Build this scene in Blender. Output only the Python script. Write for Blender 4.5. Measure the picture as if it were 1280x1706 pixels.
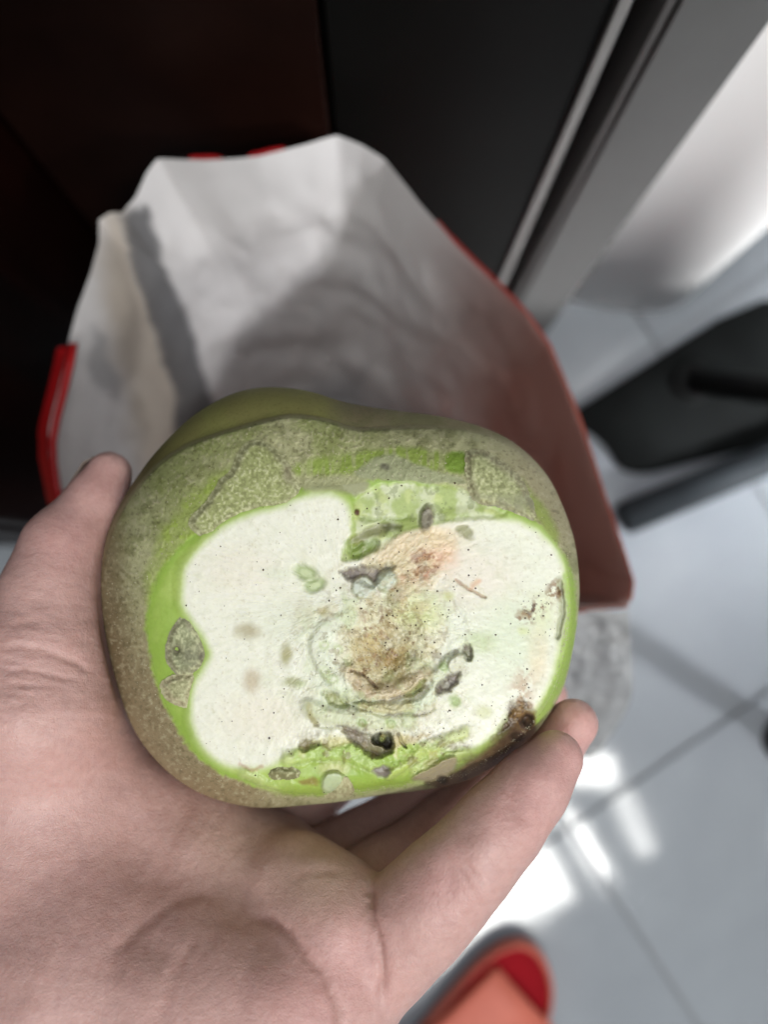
import bpy, bmesh, math, random
import numpy as np
from mathutils import Matrix, Vector

for o in list(bpy.data.objects):
    bpy.data.objects.remove(o)
sc = bpy.context.scene
C = sc.collection
random.seed(7)
rng = np.random.default_rng(11)

# ------------------------------------------------------------------ camera
H = 0.75                       # camera height above the floor
F = 1281.0                     # focal length in photo pixels (1280 x 1706)
cam_d = bpy.data.cameras.new('camera')
cam = bpy.data.objects.new('camera', cam_d)
C.objects.link(cam)
cam.location = (0, 0, H)
cam.rotation_euler = (math.radians(4.51), math.radians(-0.71), 0)
cam_d.sensor_fit = 'VERTICAL'
cam_d.sensor_height = 36.0
cam_d.sensor_width = 27.0
cam_d.lens = 36.0 * F / 1706.0
cam_d.clip_start = 0.01
cam_d.clip_end = 50
cam_d.dof.use_dof = True
cam_d.dof.focus_distance = 0.225
cam_d.dof.aperture_fstop = 4.5
sc.camera = cam
RM = np.array(cam.rotation_euler.to_matrix())
CL = np.array([0, 0, H])

def W(px, py, d):
    """photo pixel + depth (m along the view axis) -> world point(s)"""
    px = np.asarray(px, float); py = np.asarray(py, float); d = np.asarray(d, float) + 0 * px
    v = np.stack([(px - 640) / F * d, -(py - 853) / F * d, -d], -1)
    return v @ RM.T + CL

def PZ(px, py, z):
    """photo pixel -> world point on the level z"""
    v = np.array([(px - 640) / F, -(py - 853) / F, -1.0]) @ RM.T
    return CL + v * ((z - H) / v[2])

def PROJ(p):
    q = (p - CL) @ RM
    d = -q[..., 2]
    return 640 + q[..., 0] / d * F, 853 - q[..., 1] / d * F, d

# ------------------------------------------------------------------ world and lamps
world = bpy.data.worlds.new("World")
sc.world = world
world.use_nodes = True
world.node_tree.nodes['Background'].inputs[0].default_value = (0.93, 0.95, 1.0, 1)
world.node_tree.nodes['Background'].inputs[1].default_value = 0.085

sc.view_settings.view_transform = 'Standard'
sc.view_settings.look = 'None'
sc.view_settings.exposure = 0.17
sc.view_settings.gamma = 1.0

LH = 2.35                      # the bright window panes stand this high; the glossy floor mirrors them
def lamp(name, loc, sx, sy, rotz, radiance, color=(1, 1, 1), target=None, spread=180):
    l = bpy.data.lights.new(name, 'AREA')
    l.shape = 'RECTANGLE'; l.size = sx; l.size_y = sy
    l.energy = radiance * math.pi * sx * sy
    l.color = color
    l.spread = math.radians(spread)
    o = bpy.data.objects.new(name, l); C.objects.link(o)
    o.location = loc
    if target is None:
        o.rotation_euler = (0, 0, rotz)
    else:
        o.rotation_euler = (Vector(target) - Vector(loc)).to_track_quat('-Z', 'Y').to_euler()
    return o

def pane(px, py, wpx, hpx, ang, radiance):
    """lamp whose mirror image in the floor sits at the given photo pixel"""
    p = PZ(px, py, -LH)
    s = (H + LH) / F
    return lamp('window_pane_light', (p[0], p[1], LH), wpx * s, hpx * s, math.radians(ang), radiance, (1.0, 0.99, 0.955))

pane(786, 1500, 300, 136, 28, 31)
pane(975, 1408, 24, 122, 33, 50)
pane(985, 1283, 78, 44, 4, 34)
pane(1056, 1368, 32, 112, 22, 16)
# soft daylight of the room
lamp('side_window_light', (1.75, -0.45, 1.45), 1.2, 1.1, 0, 1.5, (0.94, 0.97, 1.0), (0, 0.05, 0.4))
lamp('ceiling_bounce_light', (0.0, -0.12, 2.5), 1.7, 1.7, 0, 2.3, (0.95, 0.98, 1.0), (0.1, 0.1, 0.0))

lamp('appliance_fill_light', (2.2, -1.2, 1.75), 0.5, 0.5, 0, 10.0, (0.985, 0.985, 1.0), (0.50, 0.33, 0.20), 18)  # added narrow fill lamp that brightens the white appliance

# ------------------------------------------------------------------ helpers
def lin(c):
    c = np.asarray(c, float) / 255.0
    return np.where(c <= 0.04045, c / 12.92, ((c + 0.055) / 1.055) ** 2.4)

def L4(c):
    r = lin(c); return (r[0], r[1], r[2], 1)

def mesh_np(name, v, f, mat=None, parent=None, smooth=True, col=None, alpha=None):
    me = bpy.data.meshes.new(name)
    v = np.asarray(v, np.float32)
    if isinstance(f, np.ndarray):
        n = f.shape[1]
        me.vertices.add(len(v)); me.vertices.foreach_set('co', v.ravel())
        me.loops.add(f.size); me.loops.foreach_set('vertex_index', f.astype(np.int32).ravel())
        me.polygons.add(len(f))
        me.polygons.foreach_set('loop_start', np.arange(0, f.size, n, dtype=np.int32))
        me.polygons.foreach_set('loop_total', np.full(len(f), n, np.int32))
        me.update(calc_edges=True)
    else:
        me.from_pydata([tuple(map(float, a)) for a in v], [], f)
    me.validate()
    if smooth:
        me.polygons.foreach_set('use_smooth', np.ones(len(me.polygons), bool))
    if col is not None:
        at = me.color_attributes.new('Col', 'FLOAT_COLOR', 'POINT')
        c4 = np.ones((len(v), 4), np.float32); c4[:, :3] = col
        if alpha is not None: c4[:, 3] = alpha
        at.data.foreach_set('color', c4.ravel())
    o = bpy.data.objects.new(name, me)
    C.objects.link(o)
    if mat: me.materials.append(mat)
    if parent: o.parent = parent
    return o

def bm_obj(name, bm, mat, parent=None, smooth=False):
    bmesh.ops.recalc_face_normals(bm, faces=bm.faces)
    me = bpy.data.meshes.new(name)
    bm.to_mesh(me); bm.free()
    if smooth:
        for p in me.polygons: p.use_smooth = True
    o = bpy.data.objects.new(name, me); C.objects.link(o)
    me.materials.append(mat)
    if parent: o.parent = parent
    return o

def box(bm, x0, x1, y0, y1, z0, z1, bev=0.0):
    vs = bmesh.ops.create_cube(bm, size=1)['verts']
    for v in vs:
        v.co = Vector((x0 + (v.co.x + .5) * (x1 - x0), y0 + (v.co.y + .5) * (y1 - y0), z0 + (v.co.z + .5) * (z1 - z0)))
    if bev:
        ed = list({e for v in vs for e in v.link_edges})
        bmesh.ops.bevel(bm, geom=ed, offset=bev, segments=3, affect='EDGES', profile=.6)
    return bm

def tube(bm, pts, r, seg=12):
    """closed round bar through the points"""
    pts = [Vector(p) for p in pts]; rings = []
    if not isinstance(r, (list, tuple)): r = [r] * len(pts)
    for i, p in enumerate(pts):
        t = (pts[min(i + 1, len(pts) - 1)] - pts[max(i - 1, 0)]).normalized()
        a = t.orthogonal().normalized() if i == 0 else (a - t * a.dot(t)).normalized()
        b = t.cross(a)
        rings.append([bm.verts.new(p + (a * math.cos(k * 2 * math.pi / seg) + b * math.sin(k * 2 * math.pi / seg)) * r[i]) for k in range(seg)])
    for i in range(len(rings) - 1):
        for k in range(seg):
            bm.faces.new((rings[i][k], rings[i][(k + 1) % seg], rings[i + 1][(k + 1) % seg], rings[i + 1][k]))
    bm.faces.new(rings[0][::-1]); bm.faces.new(rings[-1])
    return bm

def prism(bm, pts, z0, z1):
    a = [bm.verts.new((p[0], p[1], z0)) for p in pts]
    b = [bm.verts.new((p[0], p[1], z1)) for p in pts]
    n = len(pts)
    for i in range(n):
        bm.faces.new((a[i], a[(i + 1) % n], b[(i + 1) % n], b[i]))
    bm.faces.new(a[::-1]); bm.faces.new(b)
    return bm

def empty(name, loc, label, cat):
    o = bpy.data.objects.new(name, None); C.objects.link(o)
    o.location = loc; o.empty_display_size = .02
    o['label'] = label; o['category'] = cat
    return o

def adopt(ch, root):
    """parent while keeping the world position"""
    ch.parent = root
    ch.matrix_parent_inverse = Matrix.Translation(root.location).inverted()

# value noise -----------------------------------------------------
_perm = rng.random((256, 256)).astype(np.float32)
def vnoise(x, y):
    xi = np.floor(x).astype(int); yi = np.floor(y).astype(int)
    fx = x - xi; fy = y - yi
    fx = fx * fx * (3 - 2 * fx); fy = fy * fy * (3 - 2 * fy)
    a = _perm[xi & 255, yi & 255]; b = _perm[(xi + 1) & 255, yi & 255]
    c = _perm[xi & 255, (yi + 1) & 255]; d = _perm[(xi + 1) & 255, (yi + 1) & 255]
    return (a * (1 - fx) + b * fx) * (1 - fy) + (c * (1 - fx) + d * fx) * fy
def fbm(x, y, s, o=4, ox=0.0):
    r = 0; a = .5; t = 0
    for i in range(o):
        r = r + a * vnoise(x / s + 17.3 * i + ox, y / s + 9.1 * i + ox * .7); t += a
        a *= .55; s /= 2.03
    return r / t
def sst(a, b, x):
    t = np.clip((x - a) / (b - a), 0, 1); return t * t * (3 - 2 * t)

def seg_dist(x, y, pts, closed):
    pts = np.asarray(pts, float)
    n = len(pts); best = np.full(x.shape, 1e9)
    for i in range(n if closed else n - 1):
        ax, ay = pts[i]; bx, by = pts[(i + 1) % n]
        ex, ey = bx - ax, by - ay
        t = np.clip(((x - ax) * ex + (y - ay) * ey) / (ex * ex + ey * ey + 1e-9), 0, 1)
        best = np.minimum(best, (x - ax - t * ex) ** 2 + (y - ay - t * ey) ** 2)
    return np.sqrt(best)
def poly_sd(x, y, pts):
    """signed distance, negative inside"""
    d = seg_dist(x, y, pts, True)
    ins = np.zeros(x.shape, bool); n = len(pts)
    for i in range(n):
        ax, ay = pts[i]; bx, by = pts[(i + 1) % n]
        if ay == by: continue
        c = ((ay > y) != (by > y)) & (x < (bx - ax) * (y - ay) / (by - ay) + ax)
        ins ^= c
    return np.where(ins, -d, d)
def smooth_closed(pts, k=2):
    p = np.asarray(pts, float)
    for _ in range(k):
        q = np.roll(p, -1, 0)
        p = np.stack([p * .75 + q * .25, p * .25 + q * .75], 1).reshape(-1, 2)
    return p
def smooth_open(pts, k=2):
    p = np.asarray(pts, float)
    for _ in range(k):
        a, b = p[:-1], p[1:]
        m = np.stack([a * .75 + b * .25, a * .25 + b * .75], 1).reshape(-1, 2)
        p = np.vstack([p[:1], m, p[-1:]])
    return p
def polar_of(pts, c, n=2048):
    """radius as a function of angle for a star-shaped outline"""
    p = smooth_closed(pts, 2) - np.asarray(c)
    th = np.arctan2(p[:, 1], p[:, 0]); r = np.hypot(p[:, 0], p[:, 1])
    o = np.argsort(th); th = th[o]; r = r[o]
    th = np.concatenate([th - 2 * np.pi, th, th + 2 * np.pi]); r = np.concatenate([r, r, r])
    return lambda t: np.interp(t, th, r)

# materials ---------------------------------------------------------
def newmat(name):
    m = bpy.data.materials.new(name); m.use_nodes = True
    return m, m.node_tree, m.node_tree.nodes['Principled BSDF']
def N(nt, t, **kw):
    n = nt.nodes.new(t)
    for k, v in kw.items(): setattr(n, k, v)
    return n
def bump(nt, bs, height, strength, dist, prev=None):
    b = N(nt, 'ShaderNodeBump'); b.inputs['Strength'].default_value = strength; b.inputs['Distance'].default_value = dist
    nt.links.new(height, b.inputs['Height'])
    if prev is not None: nt.links.new(prev, b.inputs['Normal'])
    if bs is not None: nt.links.new(b.outputs[0], bs.inputs['Normal'])
    return b.outputs[0]
def noise(nt, scale, detail=4, rough=.55, dist=0.0, coord='Object', mapscale=None):
    t = N(nt, 'ShaderNodeTexCoord'); n = N(nt, 'ShaderNodeTexNoise')
    n.inputs['Scale'].default_value = scale; n.inputs['Detail'].default_value = detail
    n.inputs['Roughness'].default_value = rough; n.inputs['Distortion'].default_value = dist
    if mapscale:
        mp = N(nt, 'ShaderNodeMapping'); mp.inputs['Scale'].default_value = mapscale
        nt.links.new(t.outputs[coord], mp.inputs[0]); nt.links.new(mp.outputs[0], n.inputs['Vector'])
    else:
        nt.links.new(t.outputs[coord], n.inputs['Vector'])
    return n.outputs['Fac']
def ramp(nt, fac, stops):
    r = N(nt, 'ShaderNodeValToRGB')
    e = r.color_ramp.elements
    while len(e) < len(stops): e.new(.5)
    for i, (p, c) in enumerate(stops):
        e[i].position = p; e[i].color = tuple(c) + (1,) if len(c) == 3 else c
    nt.links.new(fac, r.inputs[0]); return r.outputs[0]
def plain(name, c, rough=.5, spec=.5, var=.12, scale=30, bumpd=0, metal=0):
    m, nt, bs = newmat(name)
    c = np.array(c)
    fac = noise(nt, scale, 5, .6)
    nt.links.new(ramp(nt, fac, [(.3, tuple(c * (1 - var))), (.7, tuple(np.minimum(c * (1 + var), 1)))]), bs.inputs['Base Color'])
    bs.inputs['Roughness'].default_value = rough; bs.inputs['Metallic'].default_value = metal
    bs.inputs['Specular IOR Level'].default_value = spec
    if bumpd: bump(nt, bs, noise(nt, scale * 4, 4), .5, bumpd)
    return m

# ------------------------------------------------------------------ the room: floor and tiles
TA = math.radians(33.2)
tile_c = PZ(948, 1378, 0)[:2]            # a corner where four tiles meet
TS = 0.338
m_tile, nt, bs = newmat('glazed_grey_tile')
nt.links.new(ramp(nt, noise(nt, 5, 5, .6, .4), [(.3, (.28, .305, .335)), (.7, (.35, .38, .41))]), bs.inputs['Base Color'])
nt.links.new(ramp(nt, noise(nt, 14, 4), [(.3, (.05,) * 3), (.7, (.10,) * 3)]), bs.inputs['Roughness'])
bump(nt, bs, noise(nt, 8, 2), .06, .004)
m_grout = plain('grout', (.25, .265, .28), .8, .3)
bm = bmesh.new(); box(bm, -3, 3, -3, 3, -.05, -.0035)
floor = bm_obj('floor', bm, m_grout); floor['kind'] = 'structure'
bm = bmesh.new(); g = .0018
box(bm, g, TS - g, g, TS - g, -.003, 0, 0)
bmesh.ops.bevel(bm, geom=[e for e in bm.edges if all(v.co.z > -.001 for v in e.verts)], offset=.0012, segments=2, affect='EDGES')
tile0 = bm_obj('tile', bm, m_tile, floor)
first = True
for i in range(-4, 5):
    for j in range(-4, 5):
        t = tile0 if first else tile0.copy()
        if not first: C.objects.link(t); t.parent = floor
        first = False
        ox, oy = i * TS, j * TS
        t.location = (tile_c[0] + math.cos(TA) * ox - math.sin(TA) * oy, tile_c[1] + math.sin(TA) * ox + math.cos(TA) * oy, random.uniform(-.0003, .0003))
        t.rotation_euler = (0, 0, TA)

# ------------------------------------------------------------------ cupboards along the back
Y0 = .23
m_wood, nt, bs = newmat('dark_red_wood')
nt.links.new(ramp(nt, noise(nt, 9, 6, .6, .6, mapscale=(1.5, 1.5, .12)), [(.3, (.002, .001, .0008)), (.5, (.011, .002, .001)), (.62, (.004, .0015, .001)), (.75, (.010, .003, .002))]), bs.inputs['Base Color'])
bs.inputs['Roughness'].default_value = .45; bs.inputs['Specular IOR Level'].default_value = .10
m_black = plain('black_gloss_panel', (.004, .004, .0036), .45, .11, .3, 6)
m_gap = plain('dark_gap', (.006, .006, .006), .7, .2)
m_alu = plain('grey_trim', (.17, .165, .16), .45, .5, .06, 20)
m_alu2 = plain('grey_side_panel', (.075, .075, .073), .5, .5, .05, 40)
m_white = plain('white_enamel', (.86, .85, .83), .28, .5, .02, 6)
m_dark = plain('black_rubber', (.006, .0065, .0065), .6, .15, .3, 40)
m_steel = plain('dark_steel', (.022, .028, .033), .65, .2, .2, 20)

cab = empty('wood_cupboard', (-.6, .4, 0), 'dark red-brown wooden cupboard standing to the left of the bag', 'cupboard')
bm = bmesh.new(); box(bm, -1.4, -.215, .0245, Y0 + .7, 0.04, 1.6); o = bm_obj('carcass', bm, m_wood); adopt(o, cab)
bm = bmesh.new(); box(bm, -.214, -.196, .027, .245, .06, 1.55, .003); o = bm_obj('door_panel', bm, m_wood); adopt(o, cab)
bm = bmesh.new(); box(bm, -1.39, -.222, .03, Y0 + .69, 0, .039); o = bm_obj('plinth', bm, m_gap); adopt(o, cab)

cup = empty('black_cupboard', (-.03, .5, 0), 'tall black panel-fronted cupboard behind the top of the bag', 'cupboard')
bm = bmesh.new(); box(bm, -.19, .0965, Y0 + .02, Y0 + .6, .05, 1.6); o = bm_obj('carcass', bm, m_gap); adopt(o, cup)
bm = bmesh.new(); box(bm, -.189, -.024, Y0, Y0 + .018, .06, 1.55, .002); o = bm_obj('door_panel', bm, plain('near_black_wood', (.010, .0034, .0022), .45, .11, .5, 8)); adopt(o, cup)
bm = bmesh.new(); box(bm, -.021, .0965, Y0, Y0 + .018, .06, 1.55, .002); o = bm_obj('door_panel', bm, m_black); adopt(o, cup)
bm = bmesh.new(); box(bm, -.18, .0955, Y0 + .03, Y0 + .5, 0, .049); o = bm_obj('plinth', bm, m_gap); adopt(o, cup)
bm = bmesh.new(); box(bm, .0975, .1030, Y0 - .003, Y0 + .02, 0, 1.6, .001); o = bm_obj('edge_trim', bm, m_alu); adopt(o, cup)

pan = empty('grey_panel', (.145, .3, 0), 'flat grey upright end panel between the black cupboard and the white appliance', 'panel')
bm = bmesh.new(); box(bm, .1055, .1185, Y0 + .03, Y0 + .08, 0, 1.6); o = bm_obj('recess', bm, m_gap); adopt(o, pan)
bm = bmesh.new(); box(bm, .1190, .1236, Y0 + .002, Y0 + .05, 0, 1.6, .001); o = bm_obj('edge_strip', bm, plain('dark_grey_trim', (.06, .057, .055), .5)); adopt(o, pan)
bm = bmesh.new(); box(bm, .1240, .1660, Y0, Y0 + .022, 0, 1.6, .0015); o = bm_obj('board', bm, m_alu2); adopt(o, pan)

app = empty('white_appliance', (.45, .6, 0), 'white enamelled appliance with a rounded front corner at the upper right', 'appliance')
out = smooth_closed([(.168, .268), (.168, .268), (.20, .266), (.262, .255), (.305, .262), (.345, .31), (.40, .375), (.62, .62), (.86, .88), (.86, .88), (.4, 1.1), (.4, 1.1), (.168, .8), (.168, .8)], 3)
bm = bmesh.new(); prism(bm, out, .012, 1.1); o = bm_obj('body', bm, m_white, smooth=False); adopt(o, app)
for p in o.data.polygons: p.use_smooth = abs(p.normal.z) < .5
cx, cy = .45, .6
bm = bmesh.new(); prism(bm, [(cx + (x - cx) * .97, cy + (y - cy) * .97) for x, y in out], 0, .0115); o = bm_obj('base', bm, m_white); adopt(o, app)

# ------------------------------------------------------------------ dark stool on the right, sheet for the floor shade, and bar
st = empty('stool', (.5, .05, 0), 'black stool at the right edge with only its dark feet in view', 'stool')
qa, qu, qv = np.array([.262, -.06]), np.array([.853, .522]), np.array([.522, -.853])
bm = bmesh.new(); prism(bm, smooth_closed([qa, qa, qa + qu * .24, qa + qu * .24, qa + qu * .24 + qv * .24, qa + qu * .24 + qv * .24, qa + qv * .24, qa + qv * .24], 2), .285, .305); o = bm_obj('seat', bm, m_dark); adopt(o, st)
qb = np.array([.302, .045])
bm = bmesh.new(); prism(bm, [qb, qb + qu * .4, qb + qu * .4 + qv * .13, qb + qv * .13], .19, .205); o = bm_obj('shade_board', bm, m_dark); adopt(o, st)  # unseen board added under the seat to darken the floor
for a, b in (((.312, .187), (.56, .075)), ((.395, -.160), (.395, -.175)), ((.74, .06), (.64, .06)), ((.68, -.06), (.66, -.03))):
    bm = bmesh.new(); tube(bm, [(a[0], a[1], .014), (b[0], b[1], .285)], [.013, .013]); o = bm_obj('leg', bm, m_dark, smooth=True); adopt(o, st)
    bm = bmesh.new(); tube(bm, [(a[0], a[1], 0), (a[0], a[1], .006), (a[0], a[1], .016)], [.021, .022, .016], 18); f = bm_obj('rubber_foot', bm, m_dark); f.parent = o

p0, p1 = PZ(1036, 866, .017), PZ(1300, 757, .017)
dv = (p1 - p0) / np.linalg.norm(p1 - p0)
bm = bmesh.new(); tube(bm, [p0, p0 + dv * .004, p1 + dv * .25], [.013, .016, .016], 16)
o = bm_obj('steel_bar', bm, m_steel, smooth=True)
o['label'] = 'dark blue-grey round bar lying across the floor right of the bag'; o['category'] = 'bar'

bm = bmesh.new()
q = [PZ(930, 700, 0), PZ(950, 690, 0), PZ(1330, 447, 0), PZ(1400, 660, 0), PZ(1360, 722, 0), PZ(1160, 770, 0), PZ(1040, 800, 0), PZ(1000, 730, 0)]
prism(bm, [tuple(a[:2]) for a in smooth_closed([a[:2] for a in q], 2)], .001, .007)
o = bm_obj('floor_shade', bm, plain('shade_black', (.004, .005, .005), .7, .1, .3, 30))  # black sheet that paints in the shade on the floor
o['label'] = 'flat black sheet standing in for shade on the floor in front of the white appliance'; o['category'] = 'mat'

# ------------------------------------------------------------------ slipper
m_sal = plain('salmon_rubber', (.58, .15, .10), .5, .3, .06, 60)
m_red = plain('dark_red_insole', (.27, .004, .010), .7, .1, .08, 60)
m_sole = plain('dark_sole', (.045, .02, .015), .6, .3)
sl = empty('slipper', PZ(830, 1680, 0), 'salmon red slipper with a dark red inside at the bottom edge', 'slipper')
zt = .035
rim = [(700, 1722), (754, 1656), (795, 1609), (837, 1570), (883, 1551), (914, 1563), (935, 1594), (945, 1635), (941, 1676), (925, 1722), (880, 1850), (760, 1960), (620, 1960), (600, 1850)]
rimw = np.array([PZ(x, y, zt)[:2] for x, y in np.array(rim) + (-12, 22)]); rs = smooth_closed(rimw, 3); cc = rs.mean(0)
def off(p, k): return [tuple(cc + (a - cc) * k) for a in p]
bm = bmesh.new(); prism(bm, off(rs, .94), 0, .012); o = bm_obj('sole', bm, m_sole); adopt(o, sl)
bm = bmesh.new()
n = len(rs); ringsd = [(1.0, .0125), (1.015, .02), (1.01, .031), (.995, .0355), (.975, .0365), (.955, .034), (.945, .030), (.942, .022)]
rv = [[bm.verts.new((p[0], p[1], z)) for p in off(rs, k)] for k, z in ringsd]
for a, b in zip(rv[:-1], rv[1:]):
    for i in range(n): bm.faces.new((a[i], a[(i + 1) % n], b[(i + 1) % n], b[i]))
bm.faces.new(rv[0][::-1])
o = bm_obj('rim', bm, m_sal, smooth=True); adopt(o, sl)
bm = bmesh.new(); prism(bm, off(rs, .945), .0225, .0265); o = bm_obj('insole', bm, m_red); adopt(o, sl)
sl.scale = (.95, .95, .72)
# strap over the instep
sa = PZ(826, 1622, .037); sb = PZ(930, 1732, .037); 
dx = (sb - sa)[:2]; Lw = np.linalg.norm(dx); ux = dx / Lw; uy = np.array([-ux[1], ux[0]]); 
if uy[1] > 0: uy = -uy
bm = bmesh.new(); gv = []
for j in range(9):
    row = []
    for i in range(17):
        s = i / 16
        h = .034 + .010 * math.sin(math.pi * s) ** .7 + .014 * (j / 8)
        p = sa[:2] + ux * ((s - .5) * (1 + .25 * j / 8) + .5) * Lw + uy * (.13 * j / 8 - .004)
        row.append(bm.verts.new((p[0], p[1], h)))
    gv.append(row)
for j in range(8):
    for i in range(16): bm.faces.new((gv[j][i], gv[j][i + 1], gv[j + 1][i + 1], gv[j + 1][i]))
o = bm_obj('strap', bm, m_sal, smooth=True); adopt(o, sl)
md = o.modifiers.new('thick', 'SOLIDIFY'); md.thickness = .004; md.offset = -1

# ------------------------------------------------------------------ the bag
DB = .38
rim = [(95, 835), (80, 760), (80, 715), (97, 645), (113, 570), (131, 505), (150, 455), (164, 405), (164, 366), (184, 353), (203, 355), (226, 328), (244, 288), (262, 265),
       (340, 267), (430, 260), (500, 241), (562, 224), (603, 240), (642, 264), (700, 337), (760, 407), (830, 477), (880, 527), (914, 576), (940, 640), (961, 692),
       (986, 762), (1012, 842), (1040, 922), (1053, 966), (1047, 1010), (960, 1016), (850, 1040), (600, 1060), (300, 1010), (130, 900)]
rim = np.array(rim, float)
cum = np.concatenate([[0], np.cumsum(np.hypot(*(np.roll(rim, -1, 0) - rim).T))])
NR = 420
s_ = np.linspace(0, cum[-1], NR, endpoint=False)
rc = np.vstack([rim, rim[:1]])
rx = np.interp(s_, cum, rc[:, 0]); ry = np.interp(s_, cum, rc[:, 1])
rimW = W(rx, ry, DB + .006 * np.sin(s_ / 190.0))
cen = np.array([rimW[:, 0].mean(), rimW[:, 1].mean()]) + np.array([.0, .01])
zb = .012
NV = 70
def bagpts(offset):
    V = np.zeros((NV, NR, 3)); 
    nrm = rimW[:, :2] - cen; nrm /= np.linalg.norm(nrm, axis=1)[:, None]
    for k in range(NV):
        t = k / (NV - 1)
        h = rimW[:, 2] * (1 - t) + zb * t
        sc_ = 1 - .30 * t ** .8
        base = cen + (rimW[:, :2] - cen) * sc_
        # soften the outline toward the bottom
        a = base.copy()
        m = int(3 + 26 * t)
        for _ in range(2 if k else 0):
            kern = np.ones(2 * m + 1) / (2 * m + 1)
            for c in range(2):
                a[:, c] = np.convolve(np.concatenate([a[-m:, c], a[:, c], a[:m, c]]), kern, 'valid')
        w = min(1, t * 3.0)
        base = base * (1 - w) + a * w
        cr = (fbm(s_, np.full(NR, k * 14.0), 170, 4) - .5) * .014 * min(1, t * 5 + .12)
        cr += -np.abs(fbm(s_ * .8 + k * 3, np.full(NR, k * 22.0), 300, 3, 5.0) - .5) * .012 * min(1, t * 6)
        V[k, :, :2] = base + nrm * (cr + offset(t))[:, None]
        V[k, :, 2] = h
    return V
def loftfaces(nv, nr, base=0):
    k, i = np.meshgrid(np.arange(nv - 1), np.arange(nr), indexing='ij')
    a = k * nr + i; b = k * nr + (i + 1) % nr
    return np.stack([a, b, b + nr, a + nr], -1).reshape(-1, 4) + base

inner = bagpts(lambda t: np.zeros(NR))
# colour of the lining: grey strip and tan gusset on the left
px, py, dd = PROJ(inner)
col = np.ones((NV, NR, 3)) * np.array([.74, .725, .72])
wx = px + (fbm(px, py, 40) - .5) * 26; wy = py + (fbm(px, py, 40, 4, 3.) - .5) * 20
def mixc(col, m, c): return col * (1 - m[..., None]) + np.asarray(c) * m[..., None]
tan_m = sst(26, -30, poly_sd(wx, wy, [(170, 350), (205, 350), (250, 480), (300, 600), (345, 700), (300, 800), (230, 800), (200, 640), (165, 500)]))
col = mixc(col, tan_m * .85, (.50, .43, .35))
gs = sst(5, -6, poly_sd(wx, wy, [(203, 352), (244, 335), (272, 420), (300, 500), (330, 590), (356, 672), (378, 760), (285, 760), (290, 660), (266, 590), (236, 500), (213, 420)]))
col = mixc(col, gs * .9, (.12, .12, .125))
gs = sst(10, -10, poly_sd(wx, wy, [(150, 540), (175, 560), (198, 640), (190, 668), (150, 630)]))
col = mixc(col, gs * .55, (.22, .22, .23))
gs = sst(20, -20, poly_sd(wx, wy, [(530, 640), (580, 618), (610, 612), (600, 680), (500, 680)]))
col = mixc(col, gs * .55, (.25, .25, .27))  # dark triangle of shadow low on the back wall, painted in
shade_brn = sst(640, 900, px + .25 * (py - 600) + (fbm(px, py, 110, 4, 6.) - .5) * 120)
col = mixc(col, shade_brn * .85, (.36, .21, .175))  # right wall's shade and red see-through light, painted in as brown
col *= (.93 + .14 * fbm(px, py, 60, 5, 8.))[..., None]

see_through = .10 + .46 * sst(560, 900, px + .25 * (py - 600) + (fbm(px, py, 90, 4, 2.) - .5) * 160)      # right side set to pass more light, so the red shows
m_lin, nt, bs = newmat('white_lining')
vc = N(nt, 'ShaderNodeVertexColor'); vc.layer_name = 'Col'
nt.links.new(vc.outputs[0], bs.inputs['Base Color'])
bs.inputs['Roughness'].default_value = .6; bs.inputs['Specular IOR Level'].default_value = .3
bump(nt, bs, noise(nt, 40, 5, .6, .5), .18, .003)
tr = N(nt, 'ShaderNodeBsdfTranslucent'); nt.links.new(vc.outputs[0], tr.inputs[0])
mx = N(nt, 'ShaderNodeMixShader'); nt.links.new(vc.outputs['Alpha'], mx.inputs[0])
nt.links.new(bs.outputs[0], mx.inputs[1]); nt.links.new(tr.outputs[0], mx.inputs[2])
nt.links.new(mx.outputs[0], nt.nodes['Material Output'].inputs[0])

m_bred, nt, bs = newmat('red_outer_skin')
bs.inputs['Base Color'].default_value = (.55, .012, .016, 1); bs.inputs['Roughness'].default_value = .4
fac = noise(nt, 25, 4)
nt.links.new(ramp(nt, fac, [(.3, (.45, .010, .014)), (.7, (.62, .016, .02))]), bs.inputs['Base Color'])
tr = N(nt, 'ShaderNodeBsdfTranslucent'); tr.inputs[0].default_value = (.50, .21, .14, 1)
mx = N(nt, 'ShaderNodeMixShader'); mx.inputs[0].default_value = .32
nt.links.new(bs.outputs[0], mx.inputs[1]); nt.links.new(tr.outputs[0], mx.inputs[2])
nt.links.new(mx.outputs[0], nt.nodes['Material Output'].inputs[0])

bag = empty('shopping_bag', (cen[0], cen[1], 0), 'open bag with white lining and red outside standing on the floor behind the vegetable', 'bag')
V = inner.reshape(-1, 3)
bot = np.vstack([V, [[cen[0], cen[1], zb]]])
fq = loftfaces(NV, NR)
o = mesh_np('lining', V, fq, m_lin, col=col.reshape(-1, 3), alpha=see_through.ravel()); adopt(o, bag)
bm = bmesh.new(); bv = [bm.verts.new(p) for p in inner[-1]]; bm.faces.new(bv)
o = bm_obj('bottom', bm, plain('bag_bottom', (.5, .5, .5), .7)); adopt(o, bag)
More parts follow.
